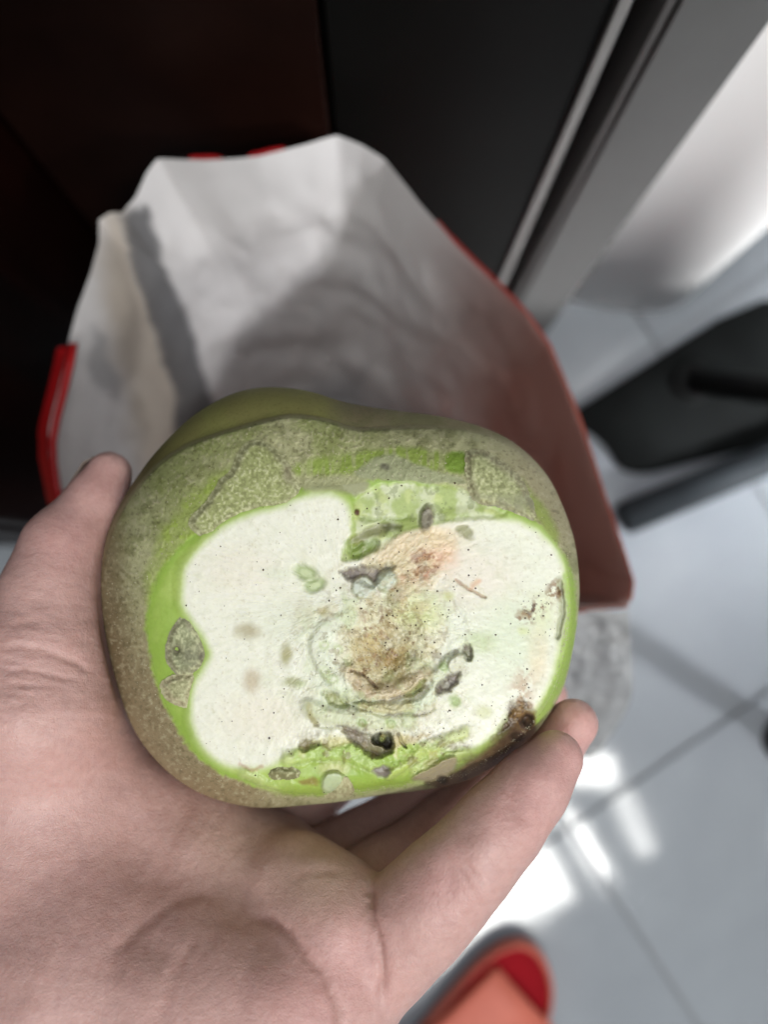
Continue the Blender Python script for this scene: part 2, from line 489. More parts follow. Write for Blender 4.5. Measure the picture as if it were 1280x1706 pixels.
# the red outside, standing proud of the lining where the photograph shows its edge
rimoff = np.zeros(NR) + .0012
def show(m, amt):
    global rimoff
    rimoff = np.maximum(rimoff, m * amt)
show(sst(300, 330, rx) * sst(385, 355, rx) * (ry < 300), .0024)
show(sst(395, 430, rx) * sst(500, 460, rx) * (ry < 300), .0020)
show(sst(730, 760, rx) * sst(900, 860, rx) * (ry < 600), .0019)
show(sst(935, 950, rx) * sst(990, 970, rx) * (ry > 600), .0017)
show(sst(570, 585, ry) * sst(860, 830, ry) * (rx < 140), .0050)
show(sst(690, 730, rx) * (ry < 1000), .0013)
outer = bagpts(lambda t: rimoff * (1 - t * .6))
outer[0, :, 2] += np.where(rimoff > .00125, .0006, -.003)
o = mesh_np('outer_skin', outer.reshape(-1, 3), fq[:, ::-1].copy(), m_bred); adopt(o, bag)
# hem at the left, folded outward and showing the red side
hp = np.array([(128, 572), (121, 610), (110, 655), (98, 700), (92, 735), (93, 770), (98, 805), (104, 838)]); hq = np.array([(106, 574), (100, 612), (92, 655), (83, 700), (77, 735), (79, 775), (84, 812), (92, 842)])
hq = hp * .45 + hq * .55
hv = np.vstack([W(hp[:, 0], hp[:, 1], DB - .004), W((hp[:, 0] + hq[:, 0]) / 2, hp[:, 1], DB - .006), W(hq[:, 0], hq[:, 1], DB + .002), W(hq[:, 0] + 4, hq[:, 1], DB + .03)])
nh = len(hp); hf = [(k * nh + i, k * nh + i + 1, (k + 1) * nh + i + 1, (k + 1) * nh + i) for k in range(3) for i in range(nh - 1)]
o = mesh_np('hem', hv, hf, m_bred); adopt(o, bag)
md = o.modifiers.new('t', 'SOLIDIFY'); md.thickness = .0008
# crumpled clear-grey lip hanging over the near right corner
m_lip, nt, bs = newmat('grey_film')
nt.links.new(ramp(nt, noise(nt, 45, 5, .65, .8), [(.3, (.25, .25, .25)), (.7, (.36, .36, .355))]), bs.inputs['Base Color'])
bs.inputs['Roughness'].default_value = .25
tr = N(nt, 'ShaderNodeBsdfTransparent'); mx = N(nt, 'ShaderNodeMixShader'); mx.inputs[0].default_value = .22
nt.links.new(bs.outputs[0], mx.inputs[1]); nt.links.new(tr.outputs[0], mx.inputs[2]); nt.links.new(mx.outputs[0], nt.nodes['Material Output'].inputs[0])
bump(nt, bs, noise(nt, 60, 4, .6, 1.0), .8, .006)
LU, LV = 40, 60
lu, lv = np.meshgrid(np.linspace(0, 1, LU), np.linspace(0, 1, LV))
xl = 880 + 0 * lv; xr = 1047 + 8 * np.sin(lv * 3) - 62 * np.clip(lv - .55, 0, 1) ** 1.5 * 3
X = xl + (xr - xl) * lu; Yp = 1013 + 245 * lv + (6 * np.sin(lu * 9))
cr = (fbm(X, Yp, 45, 4) - .5) * .030
lvv = W(X.ravel(), Yp.ravel(), (DB + .002 + .12 * lv ** 1.3 + cr * np.minimum(1, lv * 6)).ravel())
a = (np.arange(LV - 1)[:, None] * LU + np.arange(LU - 1)[None]).ravel()
o = mesh_np('film_lip', lvv, np.stack([a, a + 1, a + LU + 1, a + LU], 1), m_lip); adopt(o, bag)

# ------------------------------------------------------------------ the vegetable
VC = np.array([575.0, 1000.0])           # centre of the cut face in the photo
D0 = .220                                # depth of the cut face
S = polar_of([(420, 646), (376, 659), (324, 689), (285, 725), (252, 761), (226, 797), (203, 833), (183, 873), (170, 925), (167, 980), (172, 1046), (186, 1111), (203, 1170), (222, 1216), (249, 1256), (285, 1292), (324, 1318), (370, 1336), (429, 1347), (480, 1344), (514, 1341), (560, 1337), (629, 1325), (732, 1313), (780, 1301), (807, 1287), (845, 1265), (890, 1226), (921, 1182), (938, 1151), (950, 1110), (959, 1060), (966, 1010), (966, 960), (959, 902), (944, 856), (918, 797), (881, 755), (839, 725), (790, 706), (724, 691), (658, 684), (605, 676), (565, 668), (521, 652), (465, 644)], VC)
FL = polar_of([(310, 950), (345, 900), (400, 865), (470, 845), (560, 820), (640, 810), (740, 815), (820, 840), (885, 870), (925, 910), (945, 960), (950, 1010), (945, 1070), (930, 1120), (895, 1175), (850, 1210), (780, 1250), (700, 1270), (600, 1290), (500, 1290), (420, 1285), (365, 1268), (330, 1225), (315, 1170), (305, 1100), (300, 1010)], VC)
GB = polar_of([(243, 1050), (250, 1000), (268, 950), (298, 915), (340, 880), (400, 850), (500, 815), (580, 808), (640, 800), (720, 805), (790, 830), (860, 845), (910, 885), (948, 940), (960, 1000), (957, 1060), (941, 1130), (905, 1195), (860, 1232), (780, 1275), (690, 1302), (600, 1315), (500, 1325), (420, 1305), (370, 1290), (320, 1250), (290, 1200), (262, 1140)], VC)
ridge = smooth_open([(165, 960), (185, 885), (209, 840), (229, 814), (255, 784), (278, 764), (314, 743), (357, 727), (416, 710), (455, 699), (488, 694), (537, 700), (565, 709), (590, 718), (640, 716), (700, 712), (780, 716), (840, 735), (890, 770), (925, 815)], 2)
ridge_poly = [tuple(p) for p in ridge] + [(1100, 815), (1100, 400), (0, 400), (0, 960)]
DROP = .030
def face_depth(px, py):
    """depth of the cut face and of the rounded shoulder, without the fine relief"""
    dx, dy = px - VC[0], py - VC[1]
    th = np.arctan2(dy, dx); r = np.hypot(dx, dy)
    u = np.clip((r - FL(th)) / (S(th) - FL(th)), 0, 1)
    d = D0 + DROP * (1 - np.sqrt(1 - (u * .9995) ** 2)) * (.35 * u + .65)
    d = d + .000012 * dy * 0 + 1.2e-8 * r * r
    rs_ = poly_sd(px, py, ridge_poly)
    d = d + .0035 * sst(3, -7, rs_) * sst(.25, .5, u)
    return d

NA, NT = 1320, 270
th = np.linspace(-np.pi, np.pi, NA, endpoint=False)
tt = np.linspace(0, 1, NT) ** .93
tt = np.concatenate([tt[:-1] * .985, 1 - .015 * (1 - np.linspace(0, 1, 12)) ** 2])
NT = len(tt)
T, TH = np.meshgrid(tt, th, indexing='ij')
R = T * S(TH)
PX = VC[0] + R * np.cos(TH); PY = VC[1] + R * np.sin(TH)

def relief_and_colour(PX, PY):
    """height (m, toward the viewer) and base colour of the trimmed top, from the layout of its tissue"""
    shp = PX.shape
    w1 = fbm(PX, PY, 34, 4) - .5; w2 = fbm(PX, PY, 34, 4, 4.7) - .5
    f1 = fbm(PX, PY, 9, 3, 2.) - .5; f2 = fbm(PX, PY, 9, 3, 6.) - .5
    X = PX + w1 * 22 + f1 * 7; Y = PY + w2 * 22 + f2 * 7           # ragged edges
    Xs = PX + w1 * 8 + f1 * 4; Ys = PY + w2 * 8 + f2 * 4
    col = np.zeros(shp + (3,)); hgt = np.zeros(shp)
    dx, dy = PX - VC[0], PY - VC[1]; thv = np.arctan2(dy, dx); r = np.hypot(dx, dy)
    def mix(m, c, rgb=True):
        c = lin(c) if rgb else np.asarray(c)
        col[:] = col * (1 - m[..., None]) + c * m[..., None]
    def P(pts, soft=4, warp=1, k=1):
        q = smooth_closed(pts, k)
        x, y = (X, Y) if warp == 2 else (Xs, Ys) if warp == 1 else (PX, PY)
        return sst(soft, -soft, poly_sd(x, y, q))
    def ST(pts, w, soft=3, warp=1):
        x, y = (X, Y) if warp == 2 else (Xs, Ys) if warp == 1 else (PX, PY)
        return sst(w + soft, w - soft, seg_dist(x, y, smooth_open(pts, 2), False))
    def B(cx, cy, rx, ry=None, rot=0, soft=.5, warp=1):
        ry = ry or rx; x, y = (X, Y) if warp == 2 else (Xs, Ys) if warp == 1 else (PX, PY)
        c, s = math.cos(math.radians(rot)), math.sin(math.radians(rot))
        a = ((x - cx) * c + (y - cy) * s) / rx; b = (-(x - cx) * s + (y - cy) * c) / ry
        return sst(1 + soft, 1 - soft, np.hypot(a, b))
    n_f = fbm(PX, PY, 5, 3, 1.); n_m = fbm(PX, PY, 22, 4, 9.); n_l = fbm(PX, PY, 80, 4, 3.)
    Z3 = lambda x, y: (480 + x / 3.2, 900 + y / 3.2)
    Z2 = lambda x, y: (560 + x / 3.048, 640 + y / 3.048)
    # --- outer rind: fuzzy grey green, browner to the lower left, tan to the right
    mix(np.ones(shp), (184, 183, 140))
    mix(sst(.45, .75, n_m) * .6, (120, 122, 76))
    lowleft = sst(900, 1150, PY - .35 * (PX - 200)) * sst(620, 330, PX)
    mix(lowleft * .8, (142, 124, 94))
    mix(sst(1260, 1310, PY) * .7 * sst(480, 380, PX), (150, 132, 98))
    right = sst(780, 900, PX) * sst(960, 880, PY)
    mix(sst(700, 560, PX) * sst(1000, 800, PY) * sst(.3, .6, n_l) * .7, (140, 150, 84))
    mix(right * .85, (168, 158, 124))
    mix(sst(230, 185, PX) * sst(820, 900, PY) * .6, (112, 92, 62))
    # pale fuzz and grains
    mix(sst(.58, .76, n_f) * .5, (192, 186, 152))
    mix(sst(.36, .24, n_f) * .5, (98, 92, 62))
    # fibre streaks along the rim
    ang = fbm(thv * 60 + r * .0, r * .5, 3, 3, 2.)
    # --- green exposed patches in the rind
    gp = P([(245, 975), (262, 900), (300, 840), (345, 800), (400, 775), (440, 790), (410, 850), (350, 885), (305, 920), (275, 960), (250, 1030)], 14, 2)
    mix(gp * (.6 + .6 * sst(.4, .6, n_m)).clip(0, 1), (154, 172, 80))
    gp = P([(480, 775), (540, 762), (640, 745), (720, 748), (778, 765), (778, 792), (720, 785), (640, 778), (560, 792), (500, 795)], 7, 1)
    comb = sst(.35, .6, fbm(PX * 1.0, PY * .12, 7, 2, 3.))
    mix(gp * (.35 + .65 * comb), (142, 160, 76))
    gp = P([(745, 752), (780, 752), (779, 790), (740, 784)], 4, 0); mix(gp, (120, 146, 56))
    gp = P([(862, 790), (890, 820), (920, 860), (935, 900), (925, 905), (900, 870), (868, 835)], 6, 1); mix(gp * .85, (150, 166, 82))
    # --- bright green cut band around the flesh
    gsd = r - GB(thv)
    mix(sst(4, -5, gsd + f1 * 10 - 4), (160, 190, 84))
    mix(sst(-2, -16, gsd + f1 * 10) * sst(.3, .7, n_l) * .7, (186, 206, 112))
    # grey papery scar behind the top band
    mix(P([(600, 778), (640, 756), (670, 760), (700, 775), (735, 790), (775, 795), (775, 806), (700, 806), (640, 800), (600, 800), (585, 790)], 4, 1), (160, 164, 126))
    mix(B(643, 778, 9, 6) * .8, (88, 84, 70))
    mix(P([(500, 800), (570, 790), (620, 802), (600, 830), (560, 820), (505, 822)], 6, 1), (165, 166, 124))
    # --- white flesh
    flesh = [(547, 824), (504, 827), (465, 850), (422, 858), (376, 878), (344, 902), (321, 925), (309, 951), (304, 991), (306, 1015), (324, 1039), (344, 1066), (354, 1091), (344, 1114), (327, 1141), (320, 1167), (321, 1196), (328, 1229), (347, 1256), (373, 1274), (403, 1281), (445, 1277), (475, 1260), (500, 1240), (560, 1232), (620, 1240), (690, 1232), (740, 1250), (785, 1248), (812, 1232), (838, 1206), (856, 1178), (885, 1190), (912, 1150), (926, 1100), (938, 1030), (945, 960), (925, 912), (888, 878), (839, 865), (790, 858), (744, 868), (690, 884), (640, 900), (590, 905), (580, 850), (567, 832)]
    fsd = poly_sd(PX + w1 * 8, PY + w2 * 8, smooth_closed(flesh, 2))
    mix(sst(16, -4, fsd) * .8, (206, 216, 158))
    fm = sst(7, -9, fsd)
    mix(fm, (240, 239, 222))
    hgt += -.0006 * sst(4, 22, fsd)
    # broad tints in the flesh
    mix(fm * B(820, 1020, 110, 130, 0, .7) * .5, (224, 230, 208))
    for cx, cy, rx, ry, c, a in ((400, 950, 60, 40, (238, 224, 205), .3), (440, 1195, 70, 40, (238, 224, 204), .35), (700, 905, 70, 40, (232, 214, 184), .8), (790, 960, 70, 50, (238, 226, 212), .6),
                                 (500, 1040, 70, 40, (222, 226, 204), .6), (895, 1085, 16, 46, (234, 212, 176), .8), (905, 1020, 18, 30, (220, 226, 170), .5), (560, 1150, 60, 60, (222, 228, 204), .6), (860, 1060, 50, 60, (216, 226, 196), .6), (800, 1070, 26, 16, (196, 212, 158), .7),
                                 (412, 1053, 20, 12, (176, 164, 124), .8), (420, 1134, 14, 18, (196, 178, 146), .8), (476, 1092, 9, 18, (168, 164, 108), .9), (490, 1137, 17, 8, (164, 168, 108), .8), (541, 1019, 10, 7, (184, 176, 124), .9), (586, 1026, 13, 9, (198, 180, 148), .9), (746, 993, 9, 8, (204, 204, 138), .9), (760, 1168, 8, 12, (172, 190, 118), .9), (808, 1186, 14, 9, (204, 208, 150), .7), (462, 955, 26, 10, (224, 230, 205), .5), (878, 1020, 10, 5, (170, 156, 96), .8), (872, 1052, 9, 7, (206, 214, 150), .7)):
        mix(fm * B(cx, cy, rx, ry, 0, .7) * a, c)
    # --- green notch at the top
    gn = P([(590, 832), (622, 812), (668, 806), (712, 810), (757, 806), (800, 838), (845, 852), (842, 862), (790, 864), (740, 868), (700, 878), (664, 890), (636, 915), (600, 930), (570, 936), (568, 920), (584, 898), (588, 864)], 5, 1)
    mix(gn, (176, 192, 116)); mix(gn * sst(.46, .68, fbm(PX, PY, 34, 4, 51.)) * .75, (224, 227, 196)); mix(gn * sst(.58, .7, fbm(PX, PY, 14, 4, 55.)) * .5, (128, 138, 84))
    mix(gn * sst(.5, .75, n_m) * .7, (206, 216, 142))
    hgt += -.0006 * gn
    for pts, w, c, a, h in (([(590, 905), (610, 885), (640, 880)], 9, (120, 116, 68), .7, -.0008), ([(592, 918), (620, 905)], 10, (116, 140, 56), .7, -.0012), ([(640, 875), (665, 878)], 6, (110, 112, 72), .8, -.0006), ([(600, 862), (640, 868), (680, 862)], 4, (140, 158, 80), .7, -.0004), ([(580, 905), (598, 925)], 7, (150, 170, 90), .7, 0)):
        m = ST(pts, w, 5); mix(m * a, c); hgt += h * m
    m = P([(592, 848), (600, 850), (598, 860), (590, 857)], 2, 0); mix(m, (92, 62, 36)); hgt += .0008 * m
    m = B(712, 866, 11, 22, 8, .3); mix(m, (158, 152, 132)); mix(m * sst(.45, .65, n_f) * .7, (110, 102, 84)); hgt += .0022 * m
    m = B(776, 886, 15, 8, 20, .5, 2); mix(m * .8, (140, 140, 80)); hgt -= .0005 * m
    # creamy torn zone between notch and core
    m = P([(640, 905), (690, 885), (740, 880), (770, 900), (740, 950), (720, 980), (690, 1000), (650, 980), (620, 950), (600, 935)], 10, 2)
    mix(m * .75, (229, 208, 168)); hgt += (fbm(PX, PY, 14, 4, 5.) - .5) * .0011 * m
    m = P([(690, 925), (715, 918), (738, 925), (735, 950), (710, 970), (680, 968), (665, 975), (660, 960), (690, 950)], 10, 2)
    mix(m * sst(.38, .62, fbm(PX, PY, 11, 4, 2.2)) * .9, (168, 98, 54)); mix(m * sst(.52, .66, fbm(PX, PY, 8, 3, 7.2)) * .9, (122, 62, 34))
    mix(B(742, 932, 20, 22, 0, .8) * .45, (240, 190, 160))
    # --- grey hollow and the pale leaf stubs beside it
    m = P([Z3(285, 168), Z3(420, 122), Z3(520, 138), Z3(570, 165), Z3(490, 182), Z3(462, 245), Z3(380, 215), Z3(320, 195)], 6, 2)
    mix(m, (128, 116, 108)); mix(m * sst(.4, .7, n_m) * .5, (98, 86, 78)); hgt -= .0018 * m
    for cx, cy, rr in ((607, 980, 20), (644, 968, 17)):
        m = B(cx, cy, rr, rr * 1.05, 0, .18); mix(m, (212, 219, 204)); hgt += .0018 * m
        ring = sst(2.6, 1.2, np.abs(np.hypot(PX - cx + 7, PY - cy - 12) - 5)); mix(ring * .5, (150, 166, 130))
    # --- brown centre
    m = P([Z3(270, 420), Z3(420, 330), Z3(560, 300), Z3(740, 360), Z3(800, 450), Z3(780, 620), Z3(740, 720), Z3(600, 790), Z3(450, 800), Z3(330, 700), Z3(300, 560)], 16, 2)
    mix(m * .7, (224, 219, 182)); hgt += (fbm(PX, PY, 18, 4, 8.) - .5) * .0016 * m
    m = B(697, 1022, 42, 30, 0, .6, 2); mix(m * .8, (216, 222, 154))
    m = B(636, 1090, 50, 62, 0, .75, 2); mix(m * (.2 + .6 * sst(.35, .7, fbm(PX, PY, 26, 5, 1.3))), (200, 184, 118)); hgt -= .0022 * m
    m = B(640, 1104, 34, 42, 10, .8, 2); mix(m * (.35 + .65 * sst(.35, .6, fbm(PX, PY, 20, 5, 6.3))), (152, 122, 54)); hgt -= .0018 * m
    m = B(655, 990, 20, 18, 0, .5, 2); mix(m * sst(.35, .55, n_m) * .9, (136, 92, 54))
    m = B(620, 1050, 34, 30, 0, .7, 2); mix(m * sst(.5, .75, fbm(PX, PY, 14, 4, 3.4)) * .7, (150, 104, 58))
    m = B(640, 1085, 70, 75, 0, .6, 2); mix(m * sst(.60, .76, fbm(PX, PY, 9, 4, 5.4)) * .8, (120, 76, 40))
    # faint curling folds of the young leaves round the core
    rc_ = np.hypot((PX - 640) * .92, (PY - 1085)) + (fbm(PX, PY, 60, 5, 2.7) - .5) * 150
    fold = np.sin(rc_ / 6.5) ; ringm = sst(40, 70, rc_) * sst(165, 110, rc_) * sst(-200, 20, PY - 1020 + 0 * PX) * fm
    mix(ringm * sst(.2, .95, fold) * .3, (208, 216, 184)); mix(ringm * sst(.35, 1, -fold) * sst(.35, .7, n_m) * .4, (196, 186, 146)); hgt += ringm * fold * .0002 * sst(.3, .7, n_l)
    m = B(640, 1060, 110, 130, 0, .8, 2); mix(fm * m * sst(.52, .72, fbm(PX, PY, 26, 5, 4.1)) * .55, (206, 188, 140))
    m = ST([(596, 1136), (640, 1080), (664, 1010), (704, 944)], 26, 24, 2); mix(fm * m * sst(.42, .66, fbm(PX, PY, 30, 5, 11.3)) * .42, (200, 172, 120))
    m = ST([(600, 1120), (640, 1070), (660, 1000), (700, 950)], 18, 24, 2); mix(fm * m * sst(.58, .7, fbm(PX, PY, 12, 4, 14.3)) * .7, (134, 92, 54))
    # left pale whorl
    m = ST([Z3(330, 420), Z3(200, 470), Z3(150, 560), Z3(200, 680), Z3(260, 740), Z3(300, 800)], 15, 6); mix(m * .7, (224, 229, 207)); hgt += .0005 * m
    m = ST([Z3(120, 500), Z3(105, 600), Z3(150, 700), Z3(220, 770)], 4, 3); mix(m * .3 * sst(.3, .7, n_m), (180, 186, 150)); hgt -= .0004 * m
    for x, y in ((190, 560), (265, 585), (200, 700), (240, 745)):
        cx, cy = Z3(x, y); m = B(cx, cy, 9, 9, 0, .4); mix(m * .6, (186, 200, 140)); m2 = B(cx, cy, 4, 4, 0, .5); mix(m2, (232, 234, 214))
    # tan lip round the bottom of the centre
    lip = [Z3(320, 690), Z3(350, 740), Z3(400, 780), Z3(440, 820), Z3(520, 820), Z3(600, 790), Z3(680, 750), Z3(740, 710)]
    m = ST(lip, 10, 7); mix(m * .8, (216, 198, 164)); mix(m * sst(.5, .7, n_m) * .6, (172, 138, 92)); hgt += .0014 * m
    m = ST([Z3(330, 690), Z3(400, 715), Z3(440, 760), Z3(480, 790)], 2.2, 2); mix(m * .8, (138, 108, 78)); hgt -= .0010 * m
    m = P([Z3(600, 830), Z3(680, 770), Z3(730, 730), Z3(720, 790), Z3(660, 825)], 3, 1); mix(m * .85, (130, 136, 60)); hgt -= .0016 * m
    # pale green leaf bases curling round below the centre
    arc = [Z3(400, 890), Z3(520, 900), Z3(640, 890), Z3(730, 860), Z3(785, 800), Z3(790, 740), Z3(840, 670), Z3(900, 640)]
    m = ST(arc, 11, 7); mix(m * .75, (210, 220, 190)); hgt += .0015 * m
    mix(ST(arc[:3], 9, 5) * .8, (206, 196, 148))
    m = ST([Z3(120, 890), Z3(180, 930), Z3(280, 950), Z3(400, 950), Z3(520, 985), Z3(640, 965)], 13, 8); mix(m * .75, (208, 214, 174)); hgt += .0012 * m
    m = ST([Z3(115, 880), Z3(120, 930), Z3(150, 980)], 5, 3); mix(m * .7, (164, 156, 92))
    for x, y, rr in ((395, 975, 10), (550, 980, 11), (830, 675, 10), (895, 860, 11)):
        cx, cy = Z3(x, y); m = B(cx, cy, rr, rr * .8, 30, .4); mix(m * .7, (168, 190, 120)); ring = sst(2.2, 1, np.abs(np.hypot(PX - cx, PY - cy) - rr * .55)); mix(ring * .5, (140, 162, 96))
    m = P([Z3(190, 820), Z3(260, 815), Z3(330, 870), Z3(320, 890), Z3(240, 880)], 4, 1); mix(m * .9, (140, 136, 66)); hgt -= .0014 * m
    # dark gaps between the leaf bases
    for pts, w in (([(190, 812), (270, 812), (330, 880), (420, 905), (500, 935), (600, 925), (640, 915), (700, 935), (770, 895)], 2.0), ([(400, 860), (440, 868), (500, 860), (560, 835), (610, 825)], 2.0), ([(300, 830), (350, 865), (395, 862)], 1.6), ([(150, 985), (230, 1000), (290, 990), (350, 1025), (450, 1040)], 1.8)):
        m = ST([Z3(*p) for p in pts], w, 2.2, 1); mix(m * .75 * sst(.3, .6, n_m), (96, 82, 58)); hgt -= .0009 * ST([Z3(*p) for p in pts], w + 1, 4, 1)
    for pts in ([(790, 770), (880, 715), (935, 705), (900, 780), (835, 830), (785, 845)], [(905, 600), (940, 535), (972, 600), (965, 665), (935, 625)]):
        m = P([Z3(*p) for p in pts], 5, 2); mix(m, (126, 114, 104)); mix(m * sst(.45, .7, n_m) * .6, (84, 72, 64)); hgt -= .0022 * m
    m = B(763, 1106, 13, 17, 30, .2); mix(m, (226, 226, 206)); hgt += .0014 * m
    # --- hollow at the bottom and torn tissue round it
    m = P([Z3(270, 1000), Z3(350, 1010), Z3(440, 1050), Z3(560, 1050), Z3(570, 1120), Z3(480, 1160), Z3(390, 1140), Z3(340, 1090)], 6, 2)
    mix(m * .85, (128, 112, 96)); hgt -= .0028 * m
    m = P([Z3(440, 1070), Z3(470, 1030), Z3(540, 1030), Z3(560, 1060), Z3(540, 1120), Z3(480, 1090)], 2.5, 1); mix(m * .95, (52, 40, 26)); hgt -= .0042 * m
    m = B(638, 1230, 5, 8, 20, .4); mix(m * .9, (120, 130, 50)); hgt += .004 * m
    m = P([Z3(560, 1060), Z3(720, 1030), Z3(760, 1040), Z3(620, 1110), Z3(570, 1130)], 5, 2); mix(m * .8, (204, 186, 140))
    m = ST([Z3(590, 1040), Z3(610, 1080), Z3(625, 1110)], 2.2, 2); mix(m * .85, (80, 62, 46)); hgt -= .0012 * m
    m = P([Z3(60, 1070), Z3(120, 1050), Z3(170, 1080), Z3(130, 1115), Z3(70, 1110)], 4, 2); mix(m * .85, (124, 108, 70)); hgt -= .0012 * m
    m = P([Z3(120, 1050), Z3(330, 1060), Z3(340, 1100), Z3(200, 1100)], 6, 2); mix(m * .7, (214, 204, 146))
    # bright green leaves folded along the bottom
    for pts, w, c in (([(485, 1262), (530, 1252), (580, 1258), (620, 1274), (648, 1290)], 12, (182, 204, 118)), ([(655, 1290), (690, 1262), (730, 1240), (772, 1222)], 9, (190, 206, 116)), ([(690, 1290), (740, 1262), (790, 1256)], 8, (170, 190, 100)), ([(405, 1292), (450, 1308), (500, 1318), (540, 1316)], 8, (160, 184, 84)), ([(605, 1312), (660, 1306), (720, 1298)], 9, (156, 182, 78))):
        m = ST(pts, w, 8, 2); mix(m * .8, c); mix(m * sst(.5, .75, n_l) * .5, (212, 218, 160)); hgt += .0010 * m
        e = ST([(a, b + w) for a, b in pts], 2, 4); hgt -= .0006 * e; mix(e * .3 * sst(.3, .6, n_m), (122, 132, 66))
    m = B(555, 1282, 22, 14, 0, .7, 2); mix(m * .7, (212, 208, 150))
    m = P([(615, 1280), (650, 1272), (655, 1292), (635, 1296)], 4, 1); mix(m, (140, 132, 122)); hgt -= .0012 * m
    m = P([(535, 1290), (560, 1284), (575, 1296), (555, 1322), (536, 1318)], 4, 1); mix(m * .85, (196, 206, 170)); hgt += .0016 * m
    m = P([(500, 1296), (530, 1296), (528, 1312), (500, 1304)], 4, 2); mix(m * .8, (150, 128, 70))
    mix(ST([(400, 1275), (420, 1286), (435, 1272)], 3, 3, 2) * .5, (176, 122, 84))
    # --- rot at the lower right and the bark-like underside
    m = P([(735, 1320), (700, 1300), (760, 1275), (800, 1252), (832, 1222), (850, 1195), (868, 1165), (885, 1172), (890, 1200), (900, 1222), (850, 1290), (780, 1330)], 6, 2)
    mix(m, (112, 92, 66)); mix(m * sst(.4, .65, n_m) * .8, (76, 58, 42)); hgt += (n_m - .5) * .003 * m
    mix(B(780, 1262, 60, 8, -33, .6) * .6, (140, 160, 80))
    m = B(868, 1190, 18, 24, 0, .5, 2); mix(m * .8, (140, 112, 70)); mix(m * sst(.5, .62, n_f), (80, 58, 36))
    m = B(878, 1202, 10, 15, 15, .35, 1); mix(m, (38, 28, 20)); hgt -= .004 * m
    m = B(862, 1228, 12, 7, 0, .4); mix(m * .8, (50, 38, 28)); hgt -= .002 * m
    mix(B(872, 1150, 18, 34, 0, .8, 2) * sst(.5, .66, n_m) * .7, (176, 132, 84))
    m = P([(682, 1300), (700, 1286), (745, 1262), (765, 1262), (752, 1290), (718, 1302)], 4, 1); mix(m, (164, 152, 122)); hgt += .0022 * m
    m = B(737, 1298, 9, 7, 20, .4); mix(m * .9, (60, 50, 36)); hgt -= .003 * m
    # right edge: dirt and the pale torn strip inside the rind
    m = ST([(934, 968), (938, 1010), (932, 1060)], 7, 4); mix(m * .85, (186, 190, 158)); hgt -= .0012 * ST([(934, 970), (937, 1010), (931, 1060)], 3, 3)
    mix(ST([(945, 960), (952, 1030), (944, 1090), (925, 1150), (905, 1190)], 7, 4) * .8, (164, 190, 94))
    mix(ST([(928, 980), (905, 1010), (875, 1025)], 14, 8, 2) * sst(.46, .58, fbm(PX, PY, 8, 3, 8.8)) * .9, (140, 106, 60))
    mix(ST([(925, 985), (880, 1022)], 10, 8, 2) * sst(.58, .66, fbm(PX, PY, 6, 3, 1.8)) * .9, (86, 58, 32))
    m = ST([Z3(900, 210), Z3(960, 260), Z3(1050, 300)], 2, 2); mix(m * .7, (178, 140, 110)); hgt -= .0008 * m
    mix(ST([Z3(980, 250), Z3(1010, 215)], 4, 4) * .6, (222, 160, 112))
    mix(ST([Z3(1230, 385), Z3(1280, 400)], 6, 4, 2) * .6, (150, 120, 70))
    # the two green seed-like spots on the left
    for cx, cy, rx, ry, rot in ((509, 953, 19, 12, 25), (524, 974, 18, 11, -20)):
        m = B(cx, cy, rx, ry, rot, .45, 1); mix(m * .9, (154, 172, 102)); m2 = B(cx + 1, cy + 2, rx * .55, ry * .5, rot, .35, 0); mix(m2 * .85, (206, 216, 168)); hgt -= .0007 * m
        mix(B(cx, cy, rx * 1.5, ry * 1.6, rot, .5) * .18, (200, 214, 170))
    m = B(632, 1100, 150, 130, 0, .5, 2); gmask = fm * m
    mix(gmask * sst(.5, .7, fbm(PX, PY, 34, 5, 21.)) * .45, (190, 206, 150))
    mix(gmask * sst(.60, .74, fbm(PX, PY, 22, 5, 25.)) * .5, (176, 160, 116))
    mix(gmask * sst(.62, .72, fbm(PX, PY, 10, 4, 28.)) * .5, (140, 122, 84))
    wr = np.abs(fbm(PX * .8 + .5 * PY, PY * 1.6, 26, 4, 31.) - .5)
    m = gmask * sst(.03, .0, wr); mix(m * .35, (140, 130, 92)); hgt -= .00015 * m
    m = B(640, 1245, 150, 34, 0, .4, 2)
    mix(m * sst(.55, .70, fbm(PX, PY, 16, 5, 35.)) * .6, (128, 110, 70)); mix(m * sst(.62, .75, fbm(PX, PY, 24, 4, 38.)) * .6, (214, 206, 150))
    hgt += m * (fbm(PX, PY, 16, 4, 41.) - .5) * .0013
    # --- scrape marks, faint pores and small stains over everything
    scr = fbm(PX * .25 + PY * .9, PY * .1 - PX * .06, 6, 3, 2.) - .5
    hgt += fm * scr * .00005
    hgt += (n_m - .5) * .0003 + (n_f - .5) * .00006
    fib = fbm(thv * 46, r * .035, 1.0, 3, 4.) - .5
    mix(fm * sst(.05, .3, fib) * .22, (214, 216, 190)); hgt += fm * fib * .00008
    vein = sst(.028, .0, np.abs(fbm(PX, PY, 70, 4, 13.) - .5)) * sst(.4, .65, fbm(PX, PY, 120, 3, 5.))
    mix(fm * vein * .22, (208, 206, 170))
    mix(fm * sst(.60, .78, n_m) * .35, (214, 214, 190))
    mix(fm * sst(.70, .80, n_f) * .35, (190, 180, 150))
    # the rind stands in grains and small hairs
    rind = sst(-4, 8, gsd)
    hgt += rind * (sst(.5, .8, n_f) * .00018 + (n_m - .5) * .0006)
    hgt -= .0012 * gp * 0
    return hgt, col, fm, thv, r, n_f, n_m

hgt, colr, fm, thv, rr, n_f, n_m = relief_and_colour(PX, PY)
